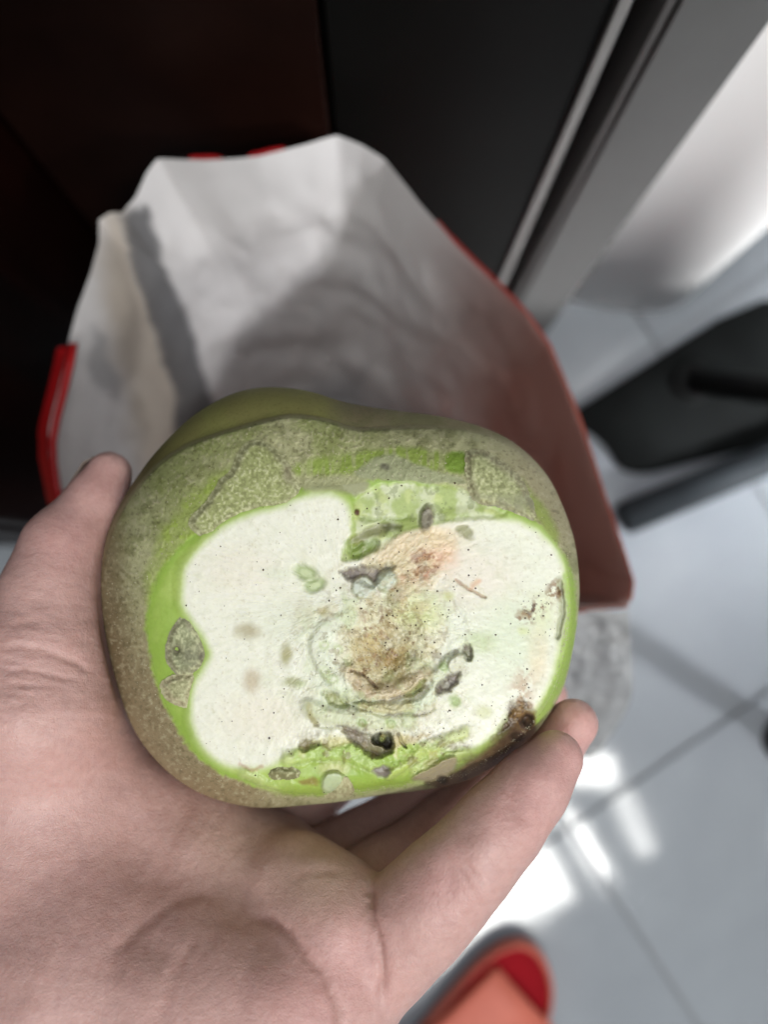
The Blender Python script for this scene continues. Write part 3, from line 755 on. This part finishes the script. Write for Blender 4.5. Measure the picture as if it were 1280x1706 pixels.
# smooth olive skin outside the rind edge
rsd = poly_sd(PX, PY, ridge_poly)
skin_m = sst(2, -4, rsd + (fbm(PX, PY, 10, 3) - .5) * 5)
nl = fbm(PX, PY, 50, 4, 2.)
sk = np.zeros(colr.shape) + lin((142, 138, 84))
def mx3(a, m, c): return a * (1 - m[..., None]) + lin(c) * m[..., None]
sk = mx3(sk, sst(.4, .7, nl) * .8, (148, 148, 86))
sk = mx3(sk, sst(300, 240, PX) * .6, (88, 78, 48))
sk = mx3(sk, sst(530, 585, PX) * .85, (146, 142, 106))
sk = mx3(sk, sst(530, 585, PX) * sst(.5, .62, n_m) * .6, (164, 152, 120))
sk = mx3(sk, np.exp(-((PX - 600) / 46) ** 2) * sst(725, 690, PY) * .5, (112, 100, 70))
sk = mx3(sk, np.exp(-(np.abs(rsd + 2) / 3.0) ** 2) * .7, (176, 168, 130))
colr = colr * (1 - skin_m[..., None]) + sk * skin_m[..., None]
hgt = hgt * (1 - .8 * skin_m) + skin_m * (fbm(PX, PY, 60, 3, 4.) - .5) * .001
fade = sst(1.0, .96, T)
DEP = face_depth(PX, PY) - hgt * (.25 + .75 * fade)

veg = empty('green_vegetable', tuple(W(VC[0], VC[1], D0 + .095)), 'large round green vegetable with its white cut face upward, held in the hand', 'vegetable')
m_cut, nt, bs = newmat('cut_flesh')
vc = N(nt, 'ShaderNodeVertexColor'); vc.layer_name = 'Col'
hs = N(nt, 'ShaderNodeMix', data_type='RGBA', blend_type='MULTIPLY'); hs.inputs[0].default_value = 1
nt.links.new(vc.outputs[0], hs.inputs[6])
nt.links.new(ramp(nt, noise(nt, 900, 4, .6), [(.3, (.93, .93, .91)), (.6, (1, 1, 1))]), hs.inputs[7])
nt.links.new(hs.outputs[2], bs.inputs['Base Color'])
bs.inputs['Roughness'].default_value = .4; bs.inputs['Specular IOR Level'].default_value = .45
bs.inputs['Coat Weight'].default_value = .16; bs.inputs['Coat Roughness'].default_value = .30
bs.inputs['Subsurface Weight'].default_value = .4; bs.inputs['Subsurface Radius'].default_value = (.0022, .0020, .0011); bs.inputs['Subsurface Scale'].default_value = 1
n1 = bump(nt, None, noise(nt, 1500, 4, .65), .10, .0003)
bump(nt, bs, noise(nt, 420, 4, .6), .05, .0006, n1)

m_rind, nt, bs = newmat('fuzzy_rind')
vc = N(nt, 'ShaderNodeVertexColor'); vc.layer_name = 'Col'
hs = N(nt, 'ShaderNodeMix', data_type='RGBA', blend_type='MULTIPLY'); hs.inputs[0].default_value = 1
nt.links.new(vc.outputs[0], hs.inputs[6])
nt.links.new(ramp(nt, noise(nt, 800, 5, .7), [(.32, (.78, .76, .70)), (.5, (1, 1, 1)), (.68, (1.0, 1.0, 1.0))]), hs.inputs[7])
nt.links.new(hs.outputs[2], bs.inputs['Base Color'])
bs.inputs['Roughness'].default_value = .62; bs.inputs['Specular IOR Level'].default_value = .35
n1 = bump(nt, None, noise(nt, 1700, 4, .7), .28, .0004)
bump(nt, bs, noise(nt, 300, 4, .6), .1, .0006, n1)

FV = W(PX, PY, DEP)
# split between flesh and rind at the green band's outer edge
tg = GB(th) / S(th)
kg = np.clip(np.searchsorted(tt, np.clip(tg, 0, .965)), 2, NT - 16)
kg = np.round(np.convolve(np.concatenate([kg[-4:], kg, kg[:4]]), np.ones(9) / 9, 'valid')).astype(int)
k, i = np.meshgrid(np.arange(NT - 1), np.arange(NA), indexing='ij')
quads = np.stack([k * NA + i, (k + 1) * NA + i, (k + 1) * NA + (i + 1) % NA, k * NA + (i + 1) % NA], -1)
isf = k < kg[i]
def sub(name, q, V, c, mat):
    q = q.reshape(-1, 4); u, inv = np.unique(q, return_inverse=True)
    return mesh_np(name, V[u], inv.reshape(q.shape), mat, col=c[u])
Vf = FV.reshape(-1, 3); Cf = colr.reshape(-1, 3)
o = sub('flesh', quads[isf], Vf, Cf, m_cut); adopt(o, veg)
# rind goes on below the widest line as the rounded body
ctr = W(VC[0], VC[1], D0); rimS = FV[-1]
NB = 44; BH = .066
axis = np.array([W(VC[0], VC[1], D0 + .03)[0], W(VC[0], VC[1], D0 + .03)[1]])
body = []; bcol = []
for b in range(1, NB + 1):
    ph = b / NB * math.pi / 2
    kx = math.cos(ph) ** .8 if b < NB else .02
    ring = rimS.copy()
    ring[:, :2] = axis + (rimS[:, :2] - axis) * kx
    ring[:, 2] = rimS[:, 2] - BH * math.sin(ph) - .004 * min(1, b / 4)
    nb = fbm(th * 60 + 200, np.full(NA, b * 9.0), 30, 3)
    ring[:, :2] += (rimS[:, :2] - axis) * ((nb - .5) * .02)[:, None] * min(1, b / 6)
    body.append(ring)
    c = colr[-1] * .9; c = c * (1 - min(1, b / 10)) + (lin((118, 112, 70)) * (.8 + .4 * nb[:, None])) * min(1, b / 10)
    bcol.append(c)
V2 = np.vstack([Vf] + body); C2 = np.vstack([Cf] + bcol)
k2, i2 = np.meshgrid(np.arange(NT - 1, NT - 1 + NB), np.arange(NA), indexing='ij')
q2 = np.stack([k2 * NA + i2, (k2 + 1) * NA + i2, (k2 + 1) * NA + (i2 + 1) % NA, k2 * NA + (i2 + 1) % NA], -1)
o = sub('rind', np.vstack([quads[~isf].reshape(-1, 4), q2.reshape(-1, 4)]), V2, C2, m_rind); adopt(o, veg)

# leaf scars: grainy torn flaps standing proud of the face
m_scar, nt, bs = newmat('grainy_scar')
vc = N(nt, 'ShaderNodeVertexColor'); vc.layer_name = 'Col'
nt.links.new(vc.outputs[0], bs.inputs['Base Color']); bs.inputs['Roughness'].default_value = .65
bump(nt, bs, noise(nt, 1600, 4, .65), .3, .0005)
Z1f = lambda x, y: (160 + x / 3.048, 630 + y / 3.048)
Z2f = lambda x, y: (560 + x / 3.048, 640 + y / 3.048)
Z5f = lambda x, y: (160 + x / 3.048, 980 + y / 3.048)
flaps = [
    ([Z1f(*p) for p in ((790, 322), (850, 322), (930, 388), (972, 440), (1002, 510), (1038, 570), (1010, 612), (930, 658), (850, 652), (780, 672), (700, 702), (620, 762), (545, 802), (500, 770), (470, 730), (560, 640), (615, 560), (640, 510), (692, 480), (720, 400), (750, 350))], .0006, (164, 170, 112), (158, 156, 118)),
    ([Z2f(*p) for p in ((664, 365), (700, 334), (760, 345), (830, 390), (900, 440), (950, 500), (975, 560), (1002, 620), (1008, 690), (970, 682), (900, 642), (820, 612), (740, 608), (690, 572), (684, 500), (664, 420))], .0016, (172, 176, 126), (158, 150, 118)),
    ([Z5f(*p) for p in ((440, 148), (482, 170), (522, 240), (547, 290), (552, 350), (532, 402), (482, 432), (420, 437), (380, 402), (357, 330), (368, 260), (400, 190))], .0010, (160, 164, 126), (150, 146, 118)),
    ([Z5f(*p) for p in ((328, 490), (380, 452), (440, 438), (502, 440), (486, 500), (474, 560), (462, 622), (440, 590), (400, 582), (345, 542))], .0012, (170, 168, 126), (182, 172, 138)),
    ([Z5f(*p) for p in ((876, 930), (905, 908), (980, 912), (1030, 930), (1020, 955), (950, 962), (890, 956))], .0012, (164, 166, 116), (128, 122, 84)),
    ([(545, 1296), (560, 1290), (580, 1300), (590, 1322), (560, 1330), (540, 1326)], .0010, (172, 170, 126), (180, 172, 132)),
]
for fi, (pts, hh, c1, c2) in enumerate(flaps):
    pts = np.array(pts); x0, y0 = pts.min(0) - 6; x1, y1 = pts.max(0) + 6
    st_ = 1.25
    gx, gy = np.meshgrid(np.arange(x0, x1, st_), np.arange(y0, y1, st_))
    rag = (fbm(gx, gy, 9, 4, fi * 3.1) - .5) * 5
    sd = poly_sd(gx, gy, smooth_closed(pts, 1)) + rag
    n1_ = fbm(gx, gy, 4.2, 2, fi + 2.); n2_ = fbm(gx, gy, 20, 3, fi + 5.)
    up = sst(4.5, -16, sd); lipm = np.exp(-((sd + 5) / 4) ** 2)
    gr = sst(.50, .74, n1_)
    h_ = hh * (up * (.75 + .5 * (n2_ - .5))) + .0007 * lipm * up + .0002 * gr * up - .00035 * (1 - up)
    dep = face_depth(gx, gy) - h_
    cc_ = np.zeros(gx.shape + (3,)) + lin(c1)
    cc_ = mx3(cc_, sst(-14, -2, sd + (n2_ - .5) * 14) * .85, c2)
    cc_ = mx3(cc_, gr * .7, (204, 205, 160)); cc_ = mx3(cc_, sst(.42, .28, n1_) * .5, (116, 116, 74))
    if fi == 2:
        e = np.exp(-(((gx - 294) / 7) ** 2 + ((gy - 1082) / 9) ** 2)); cc_ = mx3(cc_, e * .9, (70, 56, 44)); dep = dep + .0015 * e
        e = np.exp(-(((gx - 314) / 16) ** 2 + ((gy - 1092) / 18) ** 2)); cc_ = mx3(cc_, e * .6, (104, 100, 82))
        e = np.exp(-(((gx - 334) / 5) ** 2 + ((gy - 1094) / 9) ** 2)); cc_ = mx3(cc_, e * .8, (78, 68, 52))
    if fi == 0:
        e = np.exp(-(((gx - 478) / 9) ** 2 + ((gy - 790) / 22) ** 2)); cc_ = mx3(cc_, e * .6, (120, 108, 88))
    if fi == 1:
        e = sst(815, 835, gy) * sst(.3, .6, n2_); cc_ = mx3(cc_, e * .7, (142, 142, 112))
    vv = W(gx, gy, dep); keep = sd < 4.5
    ny, nx = gx.shape
    a = np.arange(ny * nx).reshape(ny, nx)
    q = np.stack([a[:-1, :-1], a[1:, :-1], a[1:, 1:], a[:-1, 1:]], -1).reshape(-1, 4)
    q = q[keep.ravel()[q].all(1)]
    o = sub('leaf_scar', q, vv.reshape(-1, 3), cc_.reshape(-1, 3), m_scar); adopt(o, veg)

# crumbs of soil on the cut face, fine hairs on the rind edge: far too many to count
fd = lambda x, y: face_depth(np.array([x]), np.array([y]))[0]
vs, fs = [], []
def crumb(x, y, d, r):
    c = W(x, y, d); b = len(vs)
    for s in ((1, 0, 0), (0, 1, 0), (-1, 0, 0), (0, -1, 0), (0, 0, 1), (0, 0, -1)):
        vs.append(c + np.array(s) * r * np.array([random.uniform(.6, 1.5), random.uniform(.6, 1.5), .6]))
    for f in ((0, 1, 4), (1, 2, 4), (2, 3, 4), (3, 0, 4), (1, 0, 5), (2, 1, 5), (3, 2, 5), (0, 3, 5)):
        fs.append([b + q for q in f])
tree_x, tree_y = PX.ravel(), PY.ravel()
fmf = fm
def surf_depth(x, y):
    t = math.atan2(y - VC[1], x - VC[0]); r = math.hypot(x - VC[0], y - VC[1]) / float(S(t))
    if r > .98: return None
    ki = min(int(np.searchsorted(tt, r)), NT - 1); ai = int(round((t + math.pi) / (2 * math.pi) * NA)) % NA
    return DEP[ki, ai]
cl = [(random.gauss(640, 75), random.gauss(1075, 95)) for _ in range(260)] + [(random.uniform(310, 940), random.uniform(840, 1270)) for _ in range(170)] + \
     [(random.gauss(700, 50), random.gauss(960, 45)) for _ in range(45)] + [(random.gauss(900, 22), random.gauss(1015, 30)) for _ in range(40)] + [(random.gauss(640, 120), random.gauss(1225, 30)) for _ in range(60)] + [(random.gauss(872, 18), random.gauss(1160, 30)) for _ in range(34)] + [(random.gauss(670, 70), random.gauss(840, 30)) for _ in range(30)]
for x, y in cl:
    d = surf_depth(x, y)
    if d is None: continue
    crumb(x, y, d - .00005, random.choice((.00008, .0001, .00012, .00016, .0002, .00028)) * random.uniform(.7, 1.1))
m_soil = plain('soil', (.06, .036, .02), .8, .2, .5, 900)
o = mesh_np('soil_crumb', np.array(vs), fs, m_soil, smooth=False); o['kind'] = 'stuff'; adopt(o, veg)
vs, fs = [], []
for _ in range(2600):
    t = random.uniform(-math.pi, math.pi)
    lo = float(GB(t) / S(t)); q = random.uniform(min(lo + .02, .95), .975) if random.random() < .75 else random.uniform(.955, .979)
    x = VC[0] + q * float(S(t)) * math.cos(t); y = VC[1] + q * float(S(t)) * math.sin(t)
    d = surf_depth(x, y)
    if d is None: continue
    if poly_sd(np.array([x]), np.array([y]), ridge_poly)[0] < -4: continue
    crumb(x, y, d - .0001, random.uniform(.00008, .0002))
m_gr = plain('pale_grain', (.50, .46, .33), .7, .3, .4, 900)
o = mesh_np('pale_grain', np.array(vs), fs, m_gr, smooth=False); o['kind'] = 'stuff'; adopt(o, veg)

# ------------------------------------------------------------------ the hand
prims = []          # (a, b, ra, rb, group)
def chain(pts, k):
    P = [W(x, y, d) for x, y, d, r in pts]; Rr = [r * d / F for x, y, d, r in pts]
    for i in range(len(pts) - 1): prims.append((P[i], P[i + 1], Rr[i], Rr[i + 1], k))
chain([(182, 789, .266, 37), (160, 838, .263, 47), (112, 915, .258, 70), (88, 990, .252, 80), (72, 1090, .246, 97), (62, 1180, .242, 120)], 'thumb')
chain([(60, 1160, .250, 125), (75, 1290, .262, 155), (100, 1420, .261, 168), (150, 1560, .250, 185)], 'palm')
chain([(70, 1500, .257, 185), (0, 1800, .244, 250), (-200, 2000, .236, 260)], 'palm')
chain([(180, 1340, .262, 100), (330, 1400, .266, 95), (450, 1455, .262, 85), (540, 1510, .254, 82)], 'palm')
chain([(300, 1480, .256, 120), (470, 1540, .250, 100), (570, 1590, .240, 88)], 'palm')
chain([(160, 1640, .238, 200), (360, 1690, .231, 170), (470, 1690, .225, 125)], 'palm')
chain([(500, 1472, .243, 78), (552, 1520, .234, 80), (572, 1570, .231, 80), (556, 1640, .230, 92)], 'palm')
chain([(480, 1690, .226, 120), (550, 1655, .228, 100)], 'palm')
chain([(330, 1800, .226, 200), (520, 1760, .222, 110)], 'palm')
chain([(590, 1640, .233, 90), (646, 1572, .230, 85), (698, 1522, .227, 82), (742, 1476, .224, 77), (786, 1431, .221, 70), (835, 1373, .222, 66), (885, 1313, .226, 57), (926, 1263, .230, 46)], 'little')
chain([(540, 1530, .250, 78), (640, 1470, .262, 68), (745, 1392, .272, 60), (850, 1300, .268, 55), (920, 1236, .258, 47), (956, 1205, .252, 41)], 'ring')
chain([(480, 1480, .262, 74), (600, 1420, .285, 64), (720, 1340, .300, 58), (830, 1240, .300, 52), (900, 1160, .292, 45)], 'middle')
chain([(380, 1430, .270, 72), (480, 1340, .295, 64), (600, 1240, .318, 58), (700, 1140, .322, 52), (780, 1060, .318, 45)], 'index')

VX = .00135
lo = np.array([-.150, -.185, H - .335]); hi = np.array([.082, .046, H - .150])
nx, ny, nz = [int(v) for v in np.ceil((hi - lo) / VX)]
gx = (lo[0] + VX * np.arange(nx)).astype(np.float32); gy = (lo[1] + VX * np.arange(ny)).astype(np.float32); gz = (lo[2] + VX * np.arange(nz)).astype(np.float32)
def smin(a, b, k):
    h = np.maximum(k - np.abs(a - b), 0) / k
    return np.minimum(a, b) - h * h * h * k / 6
groups = {}
def cone_sd(p, a, b, ra, rb):
    a = a.astype(np.float32); ba = (b - a).astype(np.float32)
    pa = p - a; t = np.clip((pa @ ba) / max(float(ba @ ba), 1e-9), 0, 1)
    q = pa - t[..., None] * ba
    return np.sqrt((q * q).sum(-1)) - (ra + (rb - ra) * t)
for a, b, ra, rb, g in prims:
    if g not in groups: groups[g] = np.full((nx, ny, nz), .03, np.float32)
    pad = .022
    mn = np.minimum(a - ra, b - rb) - pad; mxx = np.maximum(a + ra, b + rb) + pad
    i0 = np.clip(np.floor((mn - lo) / VX).astype(int), 0, (nx, ny, nz)); i1 = np.clip(np.ceil((mxx - lo) / VX).astype(int), 0, (nx, ny, nz))
    if (i1 <= i0).any(): continue
    sl_ = tuple(slice(i0[c], i1[c]) for c in range(3))
    p = np.stack(np.meshgrid(gx[sl_[0]], gy[sl_[1]], gz[sl_[2]], indexing='ij'), -1)
    kk = .014 if g == 'palm' else .008
    groups[g][sl_] = smin(groups[g][sl_], cone_sd(p, a, b, ra, rb), kk)
fld = groups['palm']
fld = smin(fld, groups['thumb'], .016)
fing = np.minimum(np.minimum(groups['little'], groups['ring']), np.minimum(groups['middle'], groups['index']))
fing = smin(groups['little'], groups['ring'], .0022); fing = smin(fing, groups['middle'], .0022); fing = smin(fing, groups['index'], .0022)
fld = smin(fld, fing, .0032)
# keep clear of the vegetable: carve its body out
p = np.stack(np.meshgrid(gx, gy, gz, indexing='ij'), -1).astype(np.float32)
rel = p[..., :2] - axis.astype(np.float32)
ta = np.arctan2(rel[..., 1], rel[..., 0]); rq = np.hypot(rel[..., 0], rel[..., 1])
rw = rimS[:, :2] - axis; tw = np.arctan2(rw[:, 1], rw[:, 0]); oo = np.argsort(tw)
twp = np.concatenate([tw[oo] - 2 * np.pi, tw[oo], tw[oo] + 2 * np.pi]); rwp = np.tile(np.hypot(rw[:, 0], rw[:, 1])[oo], 3); zwp = np.tile(rimS[:, 2][oo], 3)
Rw = np.interp(ta, twp, rwp).astype(np.float32); Zw = np.interp(ta, twp, zwp).astype(np.float32)
below = np.clip((Zw - p[..., 2]) / (BH + .004), -1, 1)
kx = np.where(below > 0, np.sqrt(np.maximum(1 - below ** 2, 0)) ** .8, np.sqrt(np.maximum(1 - np.clip((p[..., 2] - Zw) / .034, 0, 1) ** 2, 0)))
vsd = np.maximum(np.where((Zw - p[..., 2]) > BH + .004, .02, -.02), (rq - Rw * kx) * .85)
vsd = np.where((p[..., 2] - Zw) > .034, .02, vsd)
carve = -(vsd - .0004)
k_ = .002
h_ = np.maximum(k_ - np.abs(fld - carve), 0) / k_
fld = np.maximum(fld, carve) + h_ * h_ * h_ * k_ / 6
del p, rel, ta, rq, Rw, Zw, below, kx, vsd, carve

def surface_nets(f, lo, vx):
    ins = f < 0
    nx, ny, nz = f.shape
    c = np.zeros((nx - 1, ny - 1, nz - 1), np.int8)
    for dx in (0, 1):
        for dy in (0, 1):
            for dz in (0, 1): c += ins[dx:nx - 1 + dx, dy:ny - 1 + dy, dz:nz - 1 + dz]
    act = (c > 0) & (c < 8)
    idx = np.full(act.shape, -1, np.int64); ijk = np.argwhere(act); idx[act] = np.arange(len(ijk))
    acc = np.zeros((len(ijk), 3)); cnt = np.zeros(len(ijk))
    corners = [(a, b, d) for a in (0, 1) for b in (0, 1) for d in (0, 1)]
    val = {q: f[ijk[:, 0] + q[0], ijk[:, 1] + q[1], ijk[:, 2] + q[2]] for q in corners}
    for q in corners:
        for ax in range(3):
            if q[ax] == 0:
                q2 = list(q); q2[ax] = 1; q2 = tuple(q2)
                a, b = val[q], val[q2]; cr = (a < 0) != (b < 0)
                t = np.where(cr, a / np.where(cr, a - b, 1), 0)
                pt = np.tile(np.array(q, float), (len(ijk), 1)); pt[:, ax] = t
                acc[cr] += pt[cr]; cnt[cr] += 1
    v = (ijk + acc / cnt[:, None]) * vx + lo
    quads = []
    for ax in range(3):
        s0 = [slice(1, -1)] * 3; s1 = [slice(1, -1)] * 3
        s0[ax] = slice(0, -1); s1[ax] = slice(1, None)
        A = ins[tuple(s0)]; Bq = ins[tuple(s1)]
        cr = np.argwhere(A != Bq); sgn = A[A != Bq]
        o = cr.copy()
        for c2 in range(3):
            if c2 != ax: o[:, c2] += 1
        u, w = [(1, 2), (2, 0), (0, 1)][ax]
        def g(du, dw):
            m = o.copy(); m[:, u] -= du; m[:, w] -= dw
            return idx[m[:, 0], m[:, 1], m[:, 2]]
        q = np.stack([g(1, 1), g(0, 1), g(0, 0), g(1, 0)], 1)
        q[~sgn] = q[~sgn][:, ::-1]
        quads.append(q)
    return v, np.vstack(quads)
hv, hq = surface_nets(fld, lo, VX)
# cut away what lies well outside the photograph and close by smoothing
tmp = mesh_np('hand', hv, hq)
sm = tmp.modifiers.new('s', 'SMOOTH'); sm.factor = .5; sm.iterations = 3
su = tmp.modifiers.new('u', 'SUBSURF'); su.levels = 1; su.render_levels = 1
dg = bpy.context.evaluated_depsgraph_get(); ev = tmp.evaluated_get(dg)
me = bpy.data.meshes.new_from_object(ev)
old = tmp.data; tmp.modifiers.clear(); tmp.data = me; bpy.data.meshes.remove(old); me.name = 'hand'
nv = len(me.vertices)
co = np.empty(nv * 3, np.float32); me.vertices.foreach_get('co', co); co = co.reshape(-1, 3).astype(float)
no = np.empty(nv * 3, np.float32); me.vertices.foreach_get('normal', no); no = no.reshape(-1, 3).astype(float)
px, py, dd = PROJ(co)
view = co - CL; view /= np.linalg.norm(view, axis=1)[:, None]
facing = sst(-.02, .25, -(no * view).sum(1))
front = facing
cmask = None
def crease(pts, w, depth, bulge=.12, keep=0):
    global disp, cmask
    w *= 1.35; depth *= .55
    d = seg_dist(px + (fbm(px, py, 30, 3) - .5) * 8, py + (fbm(px, py, 30, 3, 3.) - .5) * 8, smooth_open(pts, 2), False)
    e0, e1 = pts[0], pts[-1]
    tp = sst(0, 45, np.hypot(px - e0[0], py - e0[1])) * sst(0, 45, np.hypot(px - e1[0], py - e1[1]))
    tp = tp if not keep else np.maximum(tp, keep * sst(60, 20, np.hypot(px - e0[0], py - e0[1])))
    ln = min(1, depth / .0008) * tp
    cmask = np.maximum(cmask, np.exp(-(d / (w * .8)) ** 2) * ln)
    disp += front * tp * (-depth * np.exp(-(d / w) ** 2) + depth * bulge * np.exp(-((d - 3.2 * w) / (2.0 * w)) ** 2))
disp = np.zeros(nv); cmask = np.zeros(nv)
gb = lambda x, y, a, b=None: np.exp(-(((px - x) / a) ** 2 + ((py - y) / (b or a)) ** 2))
for x, y, a, b, h in ((480, 1660, 75, 70, .0020), (570, 1545, 45, 45, .0016), (320, 1405, 60, 45, .0014), (405, 1500, 45, 40, -.0007), (250, 1570, 60, 60, -.0012), (230, 1660, 40, 70, .0012), (520, 1440, 45, 25, .0012), (90, 900, 40, 40, .0008), (60, 1110, 90, 40, -.0008), (690, 1532, 42, 36, .0009), (802, 1414, 34, 30, .0008), (900, 1292, 34, 30, .0007), (752, 1462, 26, 40, -.0008), (850, 1358, 22, 36, -.0007)):
    disp += front * h * gb(x, y, a, b)
crease([(398, 1529), (449, 1531), (485, 1559), (521, 1601), (547, 1642), (562, 1678), (570, 1740)], 7, .0016)
crease([(617, 1484), (618, 1504), (626, 1541), (634, 1574), (640, 1607), (638, 1680)], 5, .0017, keep=1)
crease([(180, 1606), (196, 1575), (232, 1544), (278, 1508), (320, 1492), (370, 1490)], 8, .0008)
crease([(262, 1720), (276, 1690), (289, 1626), (315, 1580), (335, 1544)], 8, .0006)
crease([(335, 1290), (300, 1400), (250, 1500), (170, 1640)], 14, .0007)
crease([(400, 1450), (405, 1490), (398, 1529)], 6, .0007)
crease([(470, 1470), (530, 1450), (590, 1455)], 7, .0006)
crease([(-10, 1042), (40, 1038), (90, 1030)], 5, .0006)
crease([(-10, 1080), (60, 1078), (120, 1100), (172, 1128)], 5, .0009)
crease([(-10, 1115), (70, 1118), (150, 1140)], 4, .0006)
crease([(-10, 1140), (60, 1142), (130, 1150)], 4, .0004)
crease([(-10, 1175), (70, 1172)], 4, .0004)
crease([(128, 880), (165, 870), (200, 850)], 6, .0004)
for q in (((752, 1418), (790, 1452), (818, 1492)), ((741, 1428), (776, 1462), (806, 1506))):
    crease(q, 4, .0005)
for q in (((822, 1322), (862, 1352), (896, 1386)), ((872, 1290), (900, 1330))):
    crease(q, 5, .0004)
disp += (fbm(px, py, 80, 3) - .5) * .0009 * front + (fbm(px, py, 14, 3, 4.) - .5) * .00007
# fine parallel skin lines across the palm
for (ang, s_l, amp, cx, cy, rad) in ((10, 9, .00014, 60, 1120, 170), (118, 9, .00010, 330, 1390, 150), (55, 8, .00009, 780, 1440, 130), (100, 10, .00008, 230, 1560, 170)):
    c, s = math.cos(math.radians(ang)), math.sin(math.radians(ang))
    u_ = px * c + py * s; v_ = -px * s + py * c
    wgt = np.exp(-(((px - cx) ** 2 + (py - cy) ** 2) / rad ** 2))
    disp += front * wgt * (fbm(u_ * .22, v_, s_l, 3, ang) - .5) * amp * 4
co2 = co + no * disp[:, None]
me.vertices.foreach_set('co', co2.astype(np.float32).ravel())
# colour: flushed fingertips and creases, yellower palm centre
hc = np.zeros((nv, 3)) + np.array([.62, .388, .35])
def hm(m, c): 
    global hc
    hc = hc * (1 - m[:, None]) + np.asarray(c) * m[:, None]
g2 = lambda x, y, a, b=None: np.exp(-(((px - x) / a) ** 2 + ((py - y) / (b or a)) ** 2))
hm(sst(.4, .7, fbm(px, py, 90, 4, 2.)) * .5, (.62, .375, .335))
hm(sst(.5, .75, fbm(px, py, 28, 4, 6.)) * .35, (.56, .35, .33))
hm(g2(420, 1400, 120, 90) * .5, (.60, .45, .36)); hm(g2(520, 1480, 90, 60) * .4, (.62, .45, .34))
for x, y, a, b in ((930, 1260, 60, 60), (960, 1200, 50, 50), (170, 800, 50, 40), (110, 900, 70, 60), (500, 1680, 90, 80), (880, 1350, 60, 60), (740, 1480, 60, 50), (590, 1600, 70, 70)):
    hm(g2(x, y, a, b) * .5, (.64, .34, .315))
hm(sst(.55, .8, fbm(px, py, 7, 3, 6.)) * .15, (.70, .50, .45))
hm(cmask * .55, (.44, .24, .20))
at = me.color_attributes.new('Col', 'FLOAT_COLOR', 'POINT')
c4 = np.ones((nv, 4), np.float32); c4[:, :3] = hc; at.data.foreach_set('color', c4.ravel())
me.polygons.foreach_set('use_smooth', np.ones(len(me.polygons), bool)); me.update()
m_skin, nt, bs = newmat('skin')
vc = N(nt, 'ShaderNodeVertexColor'); vc.layer_name = 'Col'
nt.links.new(vc.outputs[0], bs.inputs['Base Color'])
nt.links.new(ramp(nt, noise(nt, 200, 4), [(.3, (.31,) * 3), (.7, (.45,) * 3)]), bs.inputs['Roughness'])
bs.inputs['Specular IOR Level'].default_value = .4
bs.inputs['Subsurface Weight'].default_value = .22; bs.inputs['Subsurface Radius'].default_value = (.0045, .0018, .0011); bs.inputs['Subsurface Scale'].default_value = 1
t = N(nt, 'ShaderNodeTexCoord'); vo = N(nt, 'ShaderNodeTexVoronoi'); vo.feature = 'DISTANCE_TO_EDGE'; vo.inputs['Scale'].default_value = 1300
nt.links.new(t.outputs['Object'], vo.inputs['Vector'])
n1 = bump(nt, None, vo.outputs['Distance'], .25, .0004)
n2 = bump(nt, None, noise(nt, 420, 3, .6, .6, mapscale=(.22, 1.0, .6)), .2, .0006, n1)
n3 = bump(nt, None, noise(nt, 380, 3, .6, .8, mapscale=(1.0, .3, .6)), .14, .0005, n2)
bump(nt, bs, noise(nt, 900, 4, .6, .4), .45, .0005, n3)
mm = N(nt, 'ShaderNodeMix', data_type='RGBA', blend_type='MULTIPLY'); mm.inputs[0].default_value = 1
nt.links.new(vc.outputs[0], mm.inputs[6])
nt.links.new(ramp(nt, noise(nt, 330, 6, .7, .5), [(.34, (.93, .89, .88)), (.52, (1, 1, 1)), (.68, (1.06, 1.07, 1.07))]), mm.inputs[7])
nt.links.new(mm.outputs[2], bs.inputs['Base Color'])
me.materials.clear(); me.materials.append(m_skin)
tmp['label'] = 'bare left hand cupping the green vegetable, thumb raised on its left side'; tmp['category'] = 'hand'
# thumbnail, seen edge on at the left of the thumb tip
m_nail = plain('nail', (.36, .27, .22), .3, .5, .08, 200)
NU, NW = 14, 18
u_, w_ = np.meshgrid(np.linspace(-1, 1, NU), np.linspace(0, 1, NW))
ax0 = W(179, 776, .266); ax1 = W(153, 846, .263); dirn = ax1 - ax0; du = dirn / np.linalg.norm(dirn)
side = W(100, 800, .285) - W(170, 810, .264); side -= du * (side @ du); side /= np.linalg.norm(side)
tz = np.cross(du, side)
rad = .0078 + .0026 * w_ - .0022 * np.clip(.25 - w_, 0, 1) * 4 * np.abs(u_) ** 2
ang_ = u_ * .8
nvp = ax0 + dirn * (w_ * .80 - .12)[..., None] + side * (rad * np.cos(ang_))[..., None] + tz * (rad * np.sin(ang_))[..., None]
a = (np.arange(NW - 1)[:, None] * NU + np.arange(NU - 1)[None]).ravel()
o = mesh_np('thumbnail', nvp.reshape(-1, 3), np.stack([a, a + 1, a + NU + 1, a + NU], 1), m_nail); o.parent = tmp
md = o.modifiers.new('t', 'SOLIDIFY'); md.thickness = .0006
